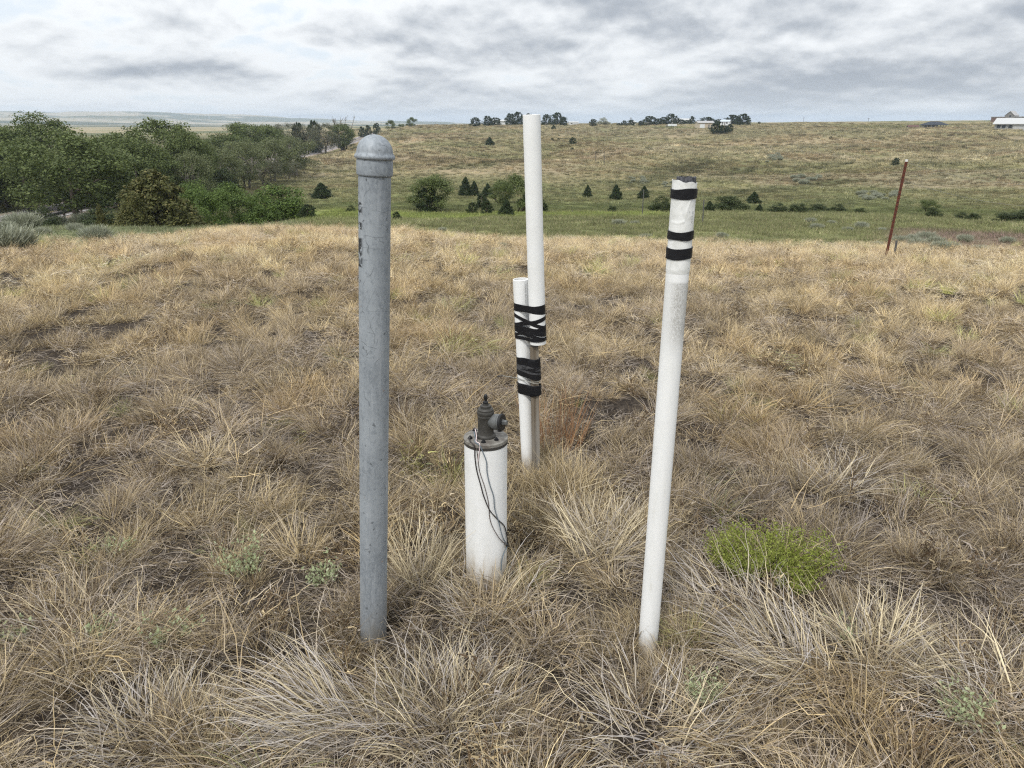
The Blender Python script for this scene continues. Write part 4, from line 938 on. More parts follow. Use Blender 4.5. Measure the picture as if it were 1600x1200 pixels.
clump(235, 1150, [bl(460, .10, .14, .30, .05, .8, .8, .0025, 5, greyp=.5, tonep=.45), bl(240, .12, .15, .3, .7, 1.35, .7, .0023, 4, greyp=.6, tonep=.5)], 'grey tan bunchgrass clump with fine fluffy tips in the lower left corner')
clump(1370, 1025, [bl(330, .09, .20, .36, .05, .8, .7, .0027, 5, greyp=.25, tonep=.3), bl(200, .10, .2, .35, .6, 1.2, .8, .0024, 5, greyp=.5, tonep=.5), bl(14, .04, .36, .50, .1, .5, .5, .004, 5, greyp=.1, tonep=.0)], 'upright straw bunchgrass clump below and right of the green shrub')
clump(1235, 1040, [bl(420, .09, .24, .46, .3, 1.15, 1.0, .0026, 6, comb_az=2.7, comb=.6, greyp=.6, tonep=.4)], 'grey bunchgrass clump with long arching blades below the green shrub')
clump(1150, 960, [bl(200, .10, .22, .46, .3, 1.1, .9, .0025, 6, comb_az=2.4, comb=.6, greyp=.5, tonep=.55)], 'pale bunchgrass clump leaning toward the foot of the banded pipe')
clump(325, 725, [bl(120, .05, .18, .36, .1, 1.1, .35, .0042, 5, greyp=.1, tonep=.1), bl(160, .07, .15, .3, .6, 1.3, .6, .003, 4, greyp=.5, tonep=.5)], 'spiky pale yellow bunchgrass clump radiating stiff blades, left of the grey post', M_STALK)
clump(632, 665, [bl(520, .07, .14, .26, .05, .85, .7, .0026, 5, greyp=.05, tonep=.85)], 'dense brown bunchgrass clump just right of the grey post')
clump(940, 860, [bl(380, .09, .25, .42, .1, .75, .7, .0027, 6, comb_az=1.2, comb=.3, greyp=.3, tonep=.3)], 'tall straw bunchgrass clump between the well head and banded pipe')
clump(655, 905, [bl(240, .07, .22, .42, .05, .5, .6, .0028, 6, greyp=.2, tonep=.15)], 'upright golden bunchgrass clump between the grey post and well head')
clump(760, 950, [bl(330, .10, .16, .32, .1, .8, .8, .0026, 5, greyp=.4, tonep=.35)], 'loose bunchgrass clump growing at the foot of the well head')
clump(100, 985, [bl(330, .09, .16, .33, .1, .9, .8, .0026, 5, greyp=.15, tonep=.75)], 'rusty brown bunchgrass clump near the left edge')
clump(1560, 1110, [bl(420, .12, .22, .45, .3, 1.2, .9, .0025, 6, greyp=.6, tonep=.4)], 'grey sprawling bunchgrass clump in the lower right corner')
clump(865, 700, [bl(150, .10, .30, .52, .05, .35, .25, .0030, 5, greyp=.1, tonep=.3)], 'tall reddish bunchgrass stems standing behind the taped pipes', M_RED)
clump(1020, 1150, [bl(420, .12, .2, .4, .3, 1.2, .8, .0025, 5, greyp=.5, tonep=.5)], 'tangled bunchgrass clump in front of the banded pipe')
clump(1300, 765, [bl(260, .09, .2, .38, .2, 1.1, .9, .0028, 5, greyp=.45, tonep=.4)], 'arching bunchgrass clump behind the green shrub')

# leafy little plants
def leafy(rng, n_stem, spread, h0, h1, leaf, per, open_=.9, lean=.9, flat=1.0):
    """many thin stems from one root crown, each carrying small leaves: blades for stems + leaf quads"""
    parts = []; V = []; C = []; a0 = rng.random(n_stem) * 2 * np.pi; tl = lean * np.sqrt(rng.random(n_stem)); Ln = h0 + (h1 - h0) * rng.random(n_stem)
    bx = spread * np.sqrt(rng.random(n_stem)) * np.cos(a0 + rng.normal(0, .6, n_stem)); by = spread * flat * np.sqrt(rng.random(n_stem)) * np.sin(a0)
    d = np.stack([np.sin(tl) * np.cos(a0), np.sin(tl) * np.sin(a0), np.cos(tl)], 1)
    tt = .25 + .75 * rng.random((n_stem, per)) ** .7
    pos = np.stack([bx, by, np.zeros(n_stem)], 1)[:, None] + d[:, None] * (Ln[:, None] * tt)[:, :, None] + rng.normal(0, leaf * .6, (n_stem, per, 3))
    pos = pos.reshape(-1, 3); n = len(pos); dl = rng.normal(size=(n, 3)); dl[:, 2] = np.abs(dl[:, 2]) + .4; dl /= np.linalg.norm(dl, axis=1, keepdims=True)
    sd_ = np.cross(dl, rng.normal(size=(n, 3))); sd_ /= np.linalg.norm(sd_, axis=1, keepdims=True); s = leaf * (.6 + .8 * rng.random((n, 1)))
    Vq = np.stack([pos, pos + dl * s * .5 + sd_ * s * .28, pos + dl * s, pos + dl * s * .5 - sd_ * s * .28], 1).reshape(-1, 3); F = np.arange(4 * n).reshape(-1, 4)
    tone = np.repeat(np.clip(rng.normal(.4, .25, n), 0, 1), 4); hl = np.repeat((rng.random(n) < .25) * rng.random(n), 4)
    Cq = np.stack([tone, hl, np.ones(4 * n), np.ones(4 * n)], 1); Vq[:, 2] = np.maximum(Vq[:, 2], .002)
    st_ = np.stack([np.stack([bx, by, np.zeros(n_stem)], 1), np.stack([bx, by, np.zeros(n_stem)], 1) + d * Ln[:, None]], 1)
    ww = np.cross(d, rng.normal(size=(n_stem, 3))); ww /= np.linalg.norm(ww, axis=1, keepdims=True); ww *= leaf * .09
    Vs = np.stack([st_[:, 0] - ww, st_[:, 0] + ww, st_[:, 1] + ww * .5, st_[:, 1] - ww * .5], 1).reshape(-1, 3); Fs = np.arange(4 * n_stem).reshape(-1, 4)
    Cs = np.tile([.9, 0, 1, 1], (4 * n_stem, 1)); return [(Vq, F, Cq)], [(Vs, Fs, Cs)]
def plant(name, px, py, lobes, mat, label, cat, group=None, r0=None, dz=0.0):
    if r0: a_ = az_of(px, py); g = np.array([r0 * math.sin(a_), r0 * math.cos(a_), 0]); g[2] = float(H(g[0], g[1]))
    else: g = ground(px, py)
    e_ = empty(name, g + np.array([0, 0, dz]), label, cat, group)
    lv, stv = [], []
    for (ox, oy, args) in lobes:
        a_, b_ = leafy(r2, *args); off = np.array([ox, oy, 0]); lv += [(V + off, F, C) for V, F, C in a_]; stv += [(V + off, F, C) for V, F, C in b_]
    V, F, C = combine(lv); link('leaves', newmesh('leaves', V, F, {'blade': C}, smooth=False), mat, e_)
    V, F, C = combine(stv); link('stems', newmesh('stems', V, F, {'blade': C}), M_GRASS, e_); return e_
plant('green_shrub', 1215, 900, [(-.14, .0, (130, .05, .10, .19, .008, 34, .9, .75)), (-.08, .06, (120, .05, .11, .20, .008, 34, .9, .8)), (.02, .0, (90, .06, .09, .15, .008, 34, .9, .9)), (.10, .05, (110, .06, .10, .18, .008, 34, .9, .9)), (.03, -.06, (90, .05, .06, .11, .011, 16, .9, .9)), (-.20, .03, (60, .04, .09, .16, .009, 10, .9, .5))], M_SHRUB, 'low bright green leafy shrub among dry grass, right of the banded pipe', 'shrub', dz=-.01)
for (px, py, n, s, lab) in ((378, 900, 46, 1.0, 'pale green lobed weed left of the grey post, largest of its kind'), (265, 1010, 26, .8, 'pale green weed in dry grass at lower left'), (505, 915, 26, .7, 'small yellow green weed just left of the grey post foot'), (165, 1000, 16, .8, 'faint grey green weed near the lower left edge'), (20, 1015, 16, .7, 'small pale weed at the left edge'), (185, 870, 14, .7, 'small pale weed far left of the grey post'), (1310, 1000, 12, .6, 'thin pale weed below the green shrub'), (1500, 1130, 30, .9, 'thin green weed in the lower right corner')):
    plant('pale_weed', px, py, [(0, 0, (n, .03 * s, .05 * s, .16 * s, .013, 12, .9, .8))], M_FORB, lab, 'weed', 'pale weeds in the dry grass')
plant('green_tuft', 1095, 1105, [(0, 0, (70, .025, .06, .13, .008, 12, .9, .45))], M_FORB, 'small soft green tuft below the banded pipe', 'weed')
# thatch overlying the shrub: a few blades are part of the clumps round it

# ------------------------------------------------------------------ middle and far vegetation as ground cover
def patch(rng, n, base_r, L0, L1, w): return [blades(rng, n, base_r, L0, L1, .05, .9, .5, w, 2, greyp=.15, tonep=.5, taper=.9)]
sm = [tuft_mesh('meadow_tuft', patch(RNG, 130, .55, .07, .20, .014), M_MEADOW) for _ in range(5)]
LIB_M = make_lib('meadow_tufts', sm)
sh = [tuft_mesh('hill_tuft', patch(RNG, 46, .55, .2, .5, .055), M_HILLG) for _ in range(4)] + [tuft_mesh('hill_tuft', patch(RNG, 60, .4, .25, .6, .07), M_SAGE) for _ in range(2)]
LIB_H = make_lib('hill_tufts', sh)
def field_scatter(name, lib, n, r0, r1, power, idxf, tintf, s0, s1, half=R(44)):
    u = rng.random(n); r = np.exp(math.log(r0) + (math.log(r1) - math.log(r0)) * u ** power); a_ = (rng.random(n) * 2 - 1) * half; x, y = r * np.sin(a_), r * np.cos(a_)
    rx, _ = road_at(y); k_ = (np.abs(x - rx) > 6.8) | (y < 10); x, y, r = x[k_], y[k_], r[k_]; n = len(x); px = 800 + 1184 * np.tan(np.arctan2(x, y))
    crest = np.interp(px, [0, 250, 450, 640, 800, 1200, 1600], [10.4, 12, 19, 14.5, 13.8, 13.8, 13.3]); k_ = r > crest; x, y, r, px = x[k_], y[k_], r[k_], px[k_]; n = len(x)
    z = H(x, y); s = (s0 + (s1 - s0) * rng.random(n)) * (.42 + .58 * sstep(r, 14, 45)) * (1 if r0 < 50 else (.45 + .55 * sstep(r, 110, 230))); ii = idxf(x, y, r, px); t = tintf(x, y, r, px)
    scatter(name, lib, np.stack([x, y, z - .02], 1), np.stack([rng.normal(0, .06, n), rng.normal(0, .06, n), rng.random(n) * 6.28], 1), np.stack([s, s, s * (.7 + .6 * rng.random(n))], 1), ii, t * (.55 + .75 * rng.random((n, 1)) ** 1.3), kind='stuff')
def meadow_tint(x, y, r, px):
    c, _, _ = zones(px, r, x, y); base = np.array([0.20, 0.23, 0.095]); return np.clip(c / base * (.82 + .5 * fbm(x / 5, y / 3, 3, 15))[:, None] * 1.1, .1, 2.4)
field_scatter('meadow_grass', LIB_M, 20000, 10.5, 125, .5, lambda x, y, r, px: rng.integers(0, 5, len(x)), meadow_tint, .7, 1.5)
def hill_tint(x, y, r, px):
    c, _, _ = zones(px, r, x, y); base = np.array([0.28, 0.225, 0.115]); t = np.clip(c / base * 1.6, .1, 3.2); l_ = t.mean(1, keepdims=True); 
    l2 = fbm(x / 9, y / 6, 3, 123)[:, None]; t = (t * .75 + l_ * .25) * (.62 + .75 * l2); rnd_ = rng.random((len(x), 1))
    t = np.where(rnd_ < .13, t * np.array([.48, .52, .48]), t); t = np.where(rnd_ > .90, t * np.array([1.15, 1.08, 1.05]), t)
    bp = sstep(fbm(x / 26, y / 13, 3, 321), .53, .64)[:, None] * .7; return t * (1 - bp) + t * np.array([.80, .70, .68]) * bp
def hill_idx(x, y, r, px):
    i = rng.integers(0, 4, len(x)); sg = (fbm(x / 14, y / 9, 3, 99) > .6) & (rng.random(len(x)) < .5); return i
field_scatter('hillside_grass', LIB_H, 90000, 80, 480, .60, hill_idx, hill_tint, .6, 2.0)

# ------------------------------------------------------------------ sagebrush, trees, bushes
def leafcloud(rng, centers, rad, per, size, flat=.75, up=.5, elong=1.0):
    """leaf-sized quads in clumps; centers (k,3), rad (k,)"""
    k_ = len(centers); g = rng.normal(size=(k_, per, 3)); g /= np.linalg.norm(g, axis=2, keepdims=True); g *= (rng.random((k_, per, 1)) ** .45)
    g[:, :, 2] *= flat; pos = (centers[:, None] + g * rad[:, None, None]).reshape(-1, 3); outw = g.reshape(-1, 3)
    n = len(pos); nrm = outw * .9 + rng.normal(size=(n, 3)) * .55 + np.array([0, 0, up]); nrm /= np.linalg.norm(nrm, axis=1, keepdims=True)
    u = np.cross(nrm, rng.normal(size=(n, 3))); u /= np.linalg.norm(u, axis=1, keepdims=True); v = np.cross(nrm, u); s = size * (.55 + .9 * rng.random((n, 1)))
    V = np.stack([pos - u * s * .5 * elong, pos - v * s * .35, pos + u * s * .5 * elong, pos + v * s * .35], 1).reshape(-1, 3)
    F = np.arange(4 * n).reshape(-1, 4); ct = np.repeat(rng.normal(0, .14, k_), per); tone = np.clip(.42 + ct + rng.normal(0, .2, n), 0, 1); hl = (rng.random(n) < .22) * rng.random(n)
    return V, F, np.stack([np.repeat(tone, 4), np.repeat(hl, 4), np.ones(4 * n), np.ones(4 * n)], 1)
def tree_meshes(kind, seed):
    """unit tree: height 1, width 1"""
    rng = np.random.default_rng(seed); rnd = random.Random(seed); mb = MB()
    if kind in ('broad', 'willow', 'grey'):
        K = {'broad': 100, 'willow': 80, 'grey': 70}[kind]; lo = {'broad': .04, 'willow': .08, 'grey': .04}[kind]
        C = []
        lob = rng.normal(0, .10, (6,)); 
        while len(C) < K:
            d = rng.normal(size=3); d /= np.linalg.norm(d); d[2] = d[2]; az = math.atan2(d[1], d[0]); rr_ = .62 + .38 * rng.random() ** .6
            env = 1 + lob[0] * math.sin(az * 2 + 1) + lob[1] * math.sin(3 * az) + lob[2] * math.cos(5 * az + 2)
            p = np.array([d[0] * .40 * rr_ * env, d[1] * .40 * rr_ * env, (.5 + lo / 2 + .02) + d[2] * (.5 - lo / 2 - .07) * rr_ * (1 + lob[3] * math.sin(az * 3 + 2))])
            C.append(p)
        C = np.array(C); rad = .085 + .06 * rng.random(K)
        per, size = {'broad': (190, .022), 'willow': (170, .019), 'grey': (130, .02)}[kind]
        crown = leafcloud(rng, C, rad, per, size, .72, .45)
        nst = {'broad': 1, 'willow': 3, 'grey': 4}[kind]
        for s_ in range(nst):
            a0 = rnd.uniform(0, 6.28); o_ = (0 if nst == 1 else .05); bx, by = o_ * math.cos(a0), o_ * math.sin(a0); tx, ty = bx * 3, by * 3
            mb.tube([(bx, by, -.04), (bx * 1.2, by * 1.2, .12), (bx + tx * .5, by + ty * .5, .32), (tx + rnd.uniform(-.04, .04), ty, .62)], [.032 / nst ** .4, .024 / nst ** .4, .017 / nst ** .4, .007], 7)
            for _ in range(6 if nst == 1 else 4):
                c = C[rnd.randrange(K)]; h_ = rnd.uniform(.15, .5); st_ = Vector((bx + tx * h_ * .8, by + ty * h_ * .8, h_)); e_ = Vector(c); m_ = (st_ + e_) / 2 + Vector((0, 0, .04)); mb.tube([st_, m_, e_], [.012, .008, .003], 5)
    elif kind == 'lobed':       # rounded bright willow scrub: tight separate lobes down to the ground
        K = 26; C = []
        for i in range(K):
            a_ = rng.random() * 6.28; rr_ = .36 * math.sqrt(rng.random()); zt_ = .62 + .2 * rng.random() - rr_ * rr_ * 1.9; C.append((rr_ * math.cos(a_), rr_ * math.sin(a_), zt_ if i % 3 else max(.22, zt_ - .35)))
        C = np.array(C); rad = .12 + .05 * rng.random(K); crown = leafcloud(rng, C, rad, 420, .022, .8, .7)
        for c in C[::3]: mb.tube([(c[0] * .2, c[1] * .2, -.04), (c[0] * .6, c[1] * .6, c[2] * .5), tuple(c)], [.018, .012, .004], 5)
    elif kind == 'bush':
        K = 30; C = []
        for i in range(K):
            a_ = rng.random() * 6.28; rr_ = .40 * math.sqrt(rng.random()); C.append((rr_ * math.cos(a_), rr_ * math.sin(a_), (.14 + .66 * rng.random() * (1 - (rr_ / .46) ** 2) + .05)))
        C = np.array(C); rad = .13 + .05 * rng.random(K); crown = leafcloud(rng, C, rad, 240, .032, .8, .6)
        for c in C[::4]: mb.tube([(c[0] * .2, c[1] * .2, -.05), (c[0] * .6, c[1] * .6, c[2] * .5), tuple(c)], [.02, .013, .004], 5)
    elif kind in ('cedar', 'cedar_round', 'juniper'):
        K = {'cedar': 190, 'cedar_round': 150, 'juniper': 190}[kind]; C = []; rad = []
        for i in range(K):
            h_ = (i + rng.random()) / K; h_ = h_ ** 1.1; a_ = rng.random() * 6.28
            if kind == 'cedar': w = .40 * (1 - h_) ** .75 * (1 - .35 * math.exp(-(h_ / .08) ** 2))
            elif kind == 'cedar_round': w = .40 * math.sqrt(max(0, 1 - (max(0, h_ - .30) / .72) ** 2)) * (.75 + .25 * min(1, h_ / .15))
            else: w = .42 * (1 - h_) ** .6
            w *= 1.12 * (.45 + .58 * rng.random() ** .6) * (1 + .22 * math.sin(3 * a_ + h_ * 9 + seed) + .12 * math.sin(h_ * 31 + seed)); C.append((w * math.cos(a_), w * math.sin(a_), .05 + .87 * h_)); rad.append(.055 + .06 * (1 - h_))
        crown = leafcloud(rng, np.array(C), np.array(rad), 90, .024, .9, .35, 1.5)
        mb.tube([(0, 0, -.05), (0, 0, .4), (0.01, 0, .9)], [.03, .022, .006], 6)
        for c in C[::5]: mb.tube([(0, 0, c[2] * .8), c], [.010, .004], 4)
    V, F, Cc = crown; V = V.copy(); hw = np.percentile(np.abs(V[:, :2]), 99.0); zt_ = np.percentile(V[:, 2], 99.8)
    V[:, :2] *= .5 / hw; V[:, 2] /= zt_; mb.v = [(p[0] * .5 / hw, p[1] * .5 / hw, p[2] / zt_) for p in mb.v]
    me = newmesh('crown', V, F, {'blade': Cc}, smooth=False)
    tm = newmesh('trunk', mb.v, mb.f); return tm, me
LIBT = {}
def tree_lib(kind, variants, mat, bark):
    key = (kind, mat.name)
    if key not in LIBT:
        L_ = []
        for i in range(variants):
            bk = (kind, i)
            if bk not in LIBT: LIBT[bk] = tree_meshes(kind, hash_(kind) + i * 31)
            t, c = LIBT[bk]
            if c.materials: t, c = t.copy(), c.copy(); c.materials.clear(); t.materials.clear()
            c.materials.append(mat); t.materials.append(bark); L_.append((t, c))
        LIBT[key] = L_
    return LIBT[key]
def hash_(s): return sum(ord(ch) * (i + 3) for i, ch in enumerate(s)) % 9973
KINDS = {'broad': ('broad', 3, M_LEAF, M_BARK), 'willow': ('willow', 3, M_LEAF2, M_PALEBARK), 'bright': ('lobed', 3, M_LEAF3, M_BARK), 'grey': ('grey', 2, M_GREYT, M_PALEBARK), 'cedar': ('cedar', 3, M_CEDAR, M_BARK),
         'rcedar': ('cedar_round', 3, M_CEDAR, M_BARK), 'juniper': ('juniper', 2, M_JUNI, M_BARK), 'bush': ('bush', 3, M_BUSH, M_BARK), 'sagey': ('bush', 3, M_SAGE, M_PALEBARK), 'greenbush': ('bush', 3, M_LEAF3, M_BARK), 'gtree': ('lobed', 3, M_LEAF, M_BARK)}
tcount = 0
def tree(kind, px, ytop, ybase, wpx, label, r0=None, group=None, name=None, cat='tree'):
    """ybase: row where the foot shows; r0: distance when the foot is hidden"""
    global tcount
    if r0 is None: g = ground(px, ybase, 25.0); r = math.hypot(g[0], g[1])
    else: a_ = az_of(px); g = np.array([r0 * math.sin(a_), r0 * math.cos(a_), 0]); g[2] = float(H(g[0], g[1])); r = r0
    a_ = math.atan2(g[0], g[1]); ztop = EYE + r * slope(a_, ytop); h = max(ztop - g[2], .5) * (1.25 if group == 'trees on the skyline' else 1.0); depth = g[1] * math.cos(PITCH) - (g[2] - EYE) * math.sin(PITCH); w = wpx * depth / FPX * (1.25 if group == 'trees on the skyline' else 1.06)
    lib = tree_lib(*KINDS[kind]); t, c = lib[tcount % len(lib)]; rnd = random.Random(tcount * 13 + 5); tcount += 1
    nm = name or {'broad': 'cottonwood_tree', 'willow': 'willow_tree', 'bright': 'willow_shrub', 'grey': 'scrub_tree', 'cedar': 'cedar_tree', 'rcedar': 'cedar_tree', 'juniper': 'juniper_tree', 'bush': 'bush', 'sagey': 'sagebrush', 'greenbush': 'bush', 'gtree': 'deciduous_tree'}[kind]
    e_ = empty(nm, g + np.array([0, 0, -.05 if r0 or True else 0]), label, cat, group); e_.rotation_euler = (0, 0, rnd.uniform(0, 6.28)); e_.scale = (w, w, h)
    for nm2, me in (('trunk', t), ('crown', c)): o = bpy.data.objects.new(nm2, me); COL.objects.link(o); o.parent = e_
    return e_
G1 = 'cottonwoods beside the road'
for a_ in (
    ('broad', 78, 176, 0, 108, 'tallest round crowned dark green tree at far left, poking above the others', 118),
    ('broad', 8, 196, 0, 120, 'dark tree cut by the left edge of the photo', 104), ('broad', -60, 205, 0, 130, 'dark tree just outside the left edge', 100),
    ('broad', 112, 202, 0, 170, 'big spreading dark green tree in front, above the road bend at left', 82), ('broad', 40, 215, 0, 120, 'dark green tree between the left edge and the big spreading tree', 98),
    ('broad', 172, 208, 0, 110, 'mid green tree behind the big spreading tree', 112), ('broad', 215, 215, 0, 110, 'dark green tree above the olive juniper', 90),
    ('broad', 262, 187, 0, 120, 'broad domed green tree, second highest of the left wood', 104), ('broad', 305, 205, 0, 70, 'thinner green tree on the right shoulder of the domed one', 100),
    ('willow', 340, 222, 0, 78, 'olive green tree left of the pale willows', 112), ('willow', 300, 235, 0, 80, 'dark olive tree low in the wood above the rounded willow shrubs', 92),
    ('broad', 400, 192, 0, 90, 'dark green tree crown rising behind the pale willows', 190), ('broad', 355, 207, 0, 70, 'small dark tree behind the olive one', 170), ('broad', 428, 196, 0, 50, 'tree crown rising just right behind the pale willows', 200)):
    tree(*a_[:5], a_[5], r0=a_[6], group=G1)
G2 = 'pale willows on the slope'
for a_ in (('willow', 385, 218, 294, 80, 'pale grey green willow with visible trunks, left of its row'), ('willow', 425, 213, 285, 76, 'pale willow in the middle of its row'), ('willow', 462, 212, 276, 66, 'pale willow at the right end of its row, beside the road'), ('willow', 358, 240, 298, 60, 'low pale willow behind the rounded shrubs')):
    tree(*a_[:5], a_[5], group=G2)
tree('grey', 415, 248, 288, 60, 'sparse grey scrub tree below the pale willows'); tree('grey', 450, 244, 281, 44, 'sparse grey scrub tree at the right foot of the pale willows')
G3 = 'scrubby trees beyond the road'
for a_ in (('grey', 455, 192, 0, 44, 'greyish scrub tree far beyond the road, leftmost of its row', 260), ('grey', 485, 194, 0, 46, 'greyish brown scrub tree beyond the road', 262), ('grey', 512, 192, 0, 40, 'greyish green scrub tree left of the bare topped one', 268), ('rcedar', 474, 191, 0, 24, 'dark cedar among the scrub trees beyond the road', 262), ('rcedar', 498, 188, 0, 26, 'taller dark cedar poking above the scrub trees', 275), ('grey', 438, 200, 0, 50, 'grey olive scrub tree behind the willows', 250), ('broad', 541, 193, 0, 40, 'dark bushy tree topped with bare twigs, left of the grey post cap', 278)):
    tree(*a_[:5], a_[5], r0=a_[6], group=G3)
def bare_twigs():
    r_ = 279; a_ = az_of(541); g = np.array([r_ * math.sin(a_), r_ * math.cos(a_), 0]); g[2] = float(H(g[0], g[1])); zt_ = EYE + r_ * slope(a_, 181)
    e_ = empty('bare_tree', g, 'leafless grey tree rising out of the dark bushy tree', 'tree'); mb = MB(); rnd = random.Random(3); Hh_ = zt_ - g[2]
    for k_ in range(7):
        x = rnd.uniform(-4, 4); top = Vector((x * 1.3, rnd.uniform(-1, 1), Hh_ * rnd.uniform(.85, 1.0))); mb.tube([(x * .2, 0, -.2), (x * .7, 0, Hh_ * .5), top], [.22, .14, .05], 5)
        for j in range(6): s_ = Vector((x * .7, 0, Hh_ * .5)).lerp(top, rnd.uniform(.2, .9)); mb.tube([s_, s_ + Vector((rnd.uniform(-1.4, 1.4), rnd.uniform(-1, 1), rnd.uniform(.5, 1.6)))], [.07, .03], 4)
    mb.build('branches', M_PALEBARK, e_)
bare_twigs()
G9 = 'dark understory bushes of the wood'
for px_, yt_, w_px, r_, lb in ((-20, 296, 90, 112, 'dark bush behind the road at the left edge'), (35, 292, 90, 116, 'dark bush behind the road below the tallest dome'), (95, 288, 90, 112, 'dark bush behind the trunks of the big spreading tree'), (150, 285, 90, 100, 'dark bush right of the big trunks'), (200, 280, 80, 96, 'dark bush left behind the olive juniper'), (250, 270, 90, 100, 'dark bush directly behind the olive juniper'), (300, 262, 80, 104, 'dark bush behind the small bright shrub'), (340, 262, 70, 108, 'dark bush behind the rounded willow shrubs')):
    tree('bush', px_, yt_, 0, w_px, lb, r0=r_, group=G9, cat='bush')
tree('juniper', 240, 264, 0, 142, 'wide olive brown juniper in front of the wood, branches to the ground', r0=44)
tree('juniper', 205, 300, 0, 60, 'lower left skirt juniper beside the wide olive one', r0=42)
G4 = 'rounded willow shrubs'
for a_ in (('bright', 300, 280, 0, 62, 'small bright green shrub touching the juniper', 52), ('bright', 352, 284, 0, 84, 'bright green shrub with rounded lobes, middle of its row', 50), ('bright', 330, 292, 0, 60, 'bright lobed shrub between two others', 47), ('greenbush', 435, 288, 0, 92, 'dull green dome shaped shrub right of the rounded willows', 50), ('greenbush', 400, 296, 0, 60, 'dull green shrub between the rounded willows and the dome', 48)):
    tree(*a_[:5], a_[5], r0=a_[6], group=G4, cat='shrub')
tree('rcedar', 478, 318, 0, 26, 'small dark cedar at the right foot of the dome shaped shrub', r0=47)
tree('bush', 150, 325, 0, 60, 'low dark bush under the big tree', r0=66, cat='bush'); tree('bush', 60, 322, 0, 50, 'low olive bush by the guard rail', r0=70, cat='bush'); tree('juniper', 150, 318, 0, 24, 'small pointed juniper left of the wide one', r0=46)
G5 = 'dark cedars in the valley'
for a_ in (('cedar', 503, 285, 310, 31, 'broad cone shaped dark cedar alone on the slope left of the grey post'), ('bush', 549, 319, 331, 16, 'small dark bush in the meadow just left of the grey post'), ('rcedar', 620, 333, 345, 13, 'tiny dark cedar in the meadow just right of the grey post'),
    ('cedar', 728, 276, 307, 21, 'taller pointed cedar of a close pair, left one'), ('cedar', 741, 282, 307, 16, 'shorter pointed cedar of a close pair, right one'), ('cedar', 762, 286, 308, 20, 'dark cedar between the pair and the big green tree'),
    ('rcedar', 738, 315, 334, 17, 'small rounded cedar below the close pair'), ('rcedar', 753, 303, 327, 22, 'rounded cedar behind two small ones'), ('rcedar', 761, 312, 337, 19, 'small upright rounded cedar left of the big green tree foot'), ('cedar', 792, 311, 338, 24, 'dark reddish cedar at the foot of the big green tree'),
    ('rcedar', 851, 318, 331, 13, 'small dark cedar just right of the tallest pipe'), ('cedar', 918, 288, 308, 14, 'dark cedar, leftmost of three evenly spaced'), ('cedar', 962, 288, 312, 19, 'dark cedar, middle of three evenly spaced'), ('cedar', 1006, 290, 311, 18, 'dark cedar behind a thin post, rightmost of three evenly spaced'),
    ('cedar', 1177, 299, 318, 22, 'round dark cedar above the bush row'), ('cedar', 1108, 313, 331, 16, 'small cedar at the left end of the bush row'), ('cedar', 1186, 318, 331, 12, 'tiny cedar inside the bush row')):
    tree(*a_[:5], a_[5], group=G5)
tree('gtree', 671, 272, 330, 70, 'rounded green tree with a short leaning trunk in the meadow, right of the grey post'); tree('rcedar', 668, 292, 331, 40, 'dark evergreen standing inside the rounded green tree')
tree('gtree', 806, 270, 331, 66, 'big dense green tree half hidden by the tallest pipe'); tree('gtree', 783, 284, 318, 44, 'lower green tree left of the big dense one'); tree('bush', 830, 290, 331, 40, 'dark bush on the right side of the big dense tree', cat='bush')
G6 = 'dark bushes along the creek'
for a_ in ((1035, 304, 332, 38, 'dark bush left of the banded pipe'), (957, 320, 331, 16, 'small grey brown bush in the meadow'), (1140, 304, 332, 52, 'largest bush of the creek row, just right of the banded pipe'), (1216, 316, 332, 32, 'dark bush third along the creek row'), (1246, 316, 332, 28, 'dark bush fourth along the creek row'), (1278, 317, 331, 32, 'dark bush fifth along the creek row'), (1309, 317, 331, 26, 'dark bush near the right end of the creek row'), (1343, 323, 334, 18, 'last small bush of the creek row'), (1458, 324, 340, 24, 'low bush under the round one'), (1502, 330, 343, 26, 'low dark bush right of the round one'), (1522, 331, 344, 18, 'smaller low bush beside it'), (1590, 326, 349, 62, 'dark bush cut by the right edge'), (1562, 338, 349, 26, 'low bush left of the one at the right edge')):
    tree('bush', *a_, group=G6, cat='bush')
tree('gtree', 1450, 311, 333, 31, 'round dark green bush right of the leaning red post', cat='bush')
tree('rcedar', 1399, 246, 259, 12, 'lone small dark cedar on the hillside beside the red post tip')
G7 = 'lone cedars on the hillside'
for a_ in (('cedar', 765, 214, 229, 15, 'dark cedar on the upper hillside left of the tallest pipe'), ('rcedar', 895, 214, 225, 12, 'dark cedar on the upper hillside right of the tallest pipe'), ('cedar', 865, 195, 202, 7, 'tiny cedar under the skyline trees'), ('rcedar', 863, 215, 220, 6, 'tiny bush, left of two dots on the upper hill'), ('rcedar', 872, 215, 219, 5, 'tiny bush, right of two dots on the upper hill'), ('rcedar', 894, 230, 234, 6, 'tiny dark bush below the upper cedar'), ('rcedar', 1298, 213, 218, 6, 'tiny dark bush far out on the right hillside'), ('rcedar', 1186, 190, 194, 5, 'tiny bush right of the homestead trees')):
    tree(*a_[:5], a_[5], group=G7)
G8 = 'trees on the skyline'
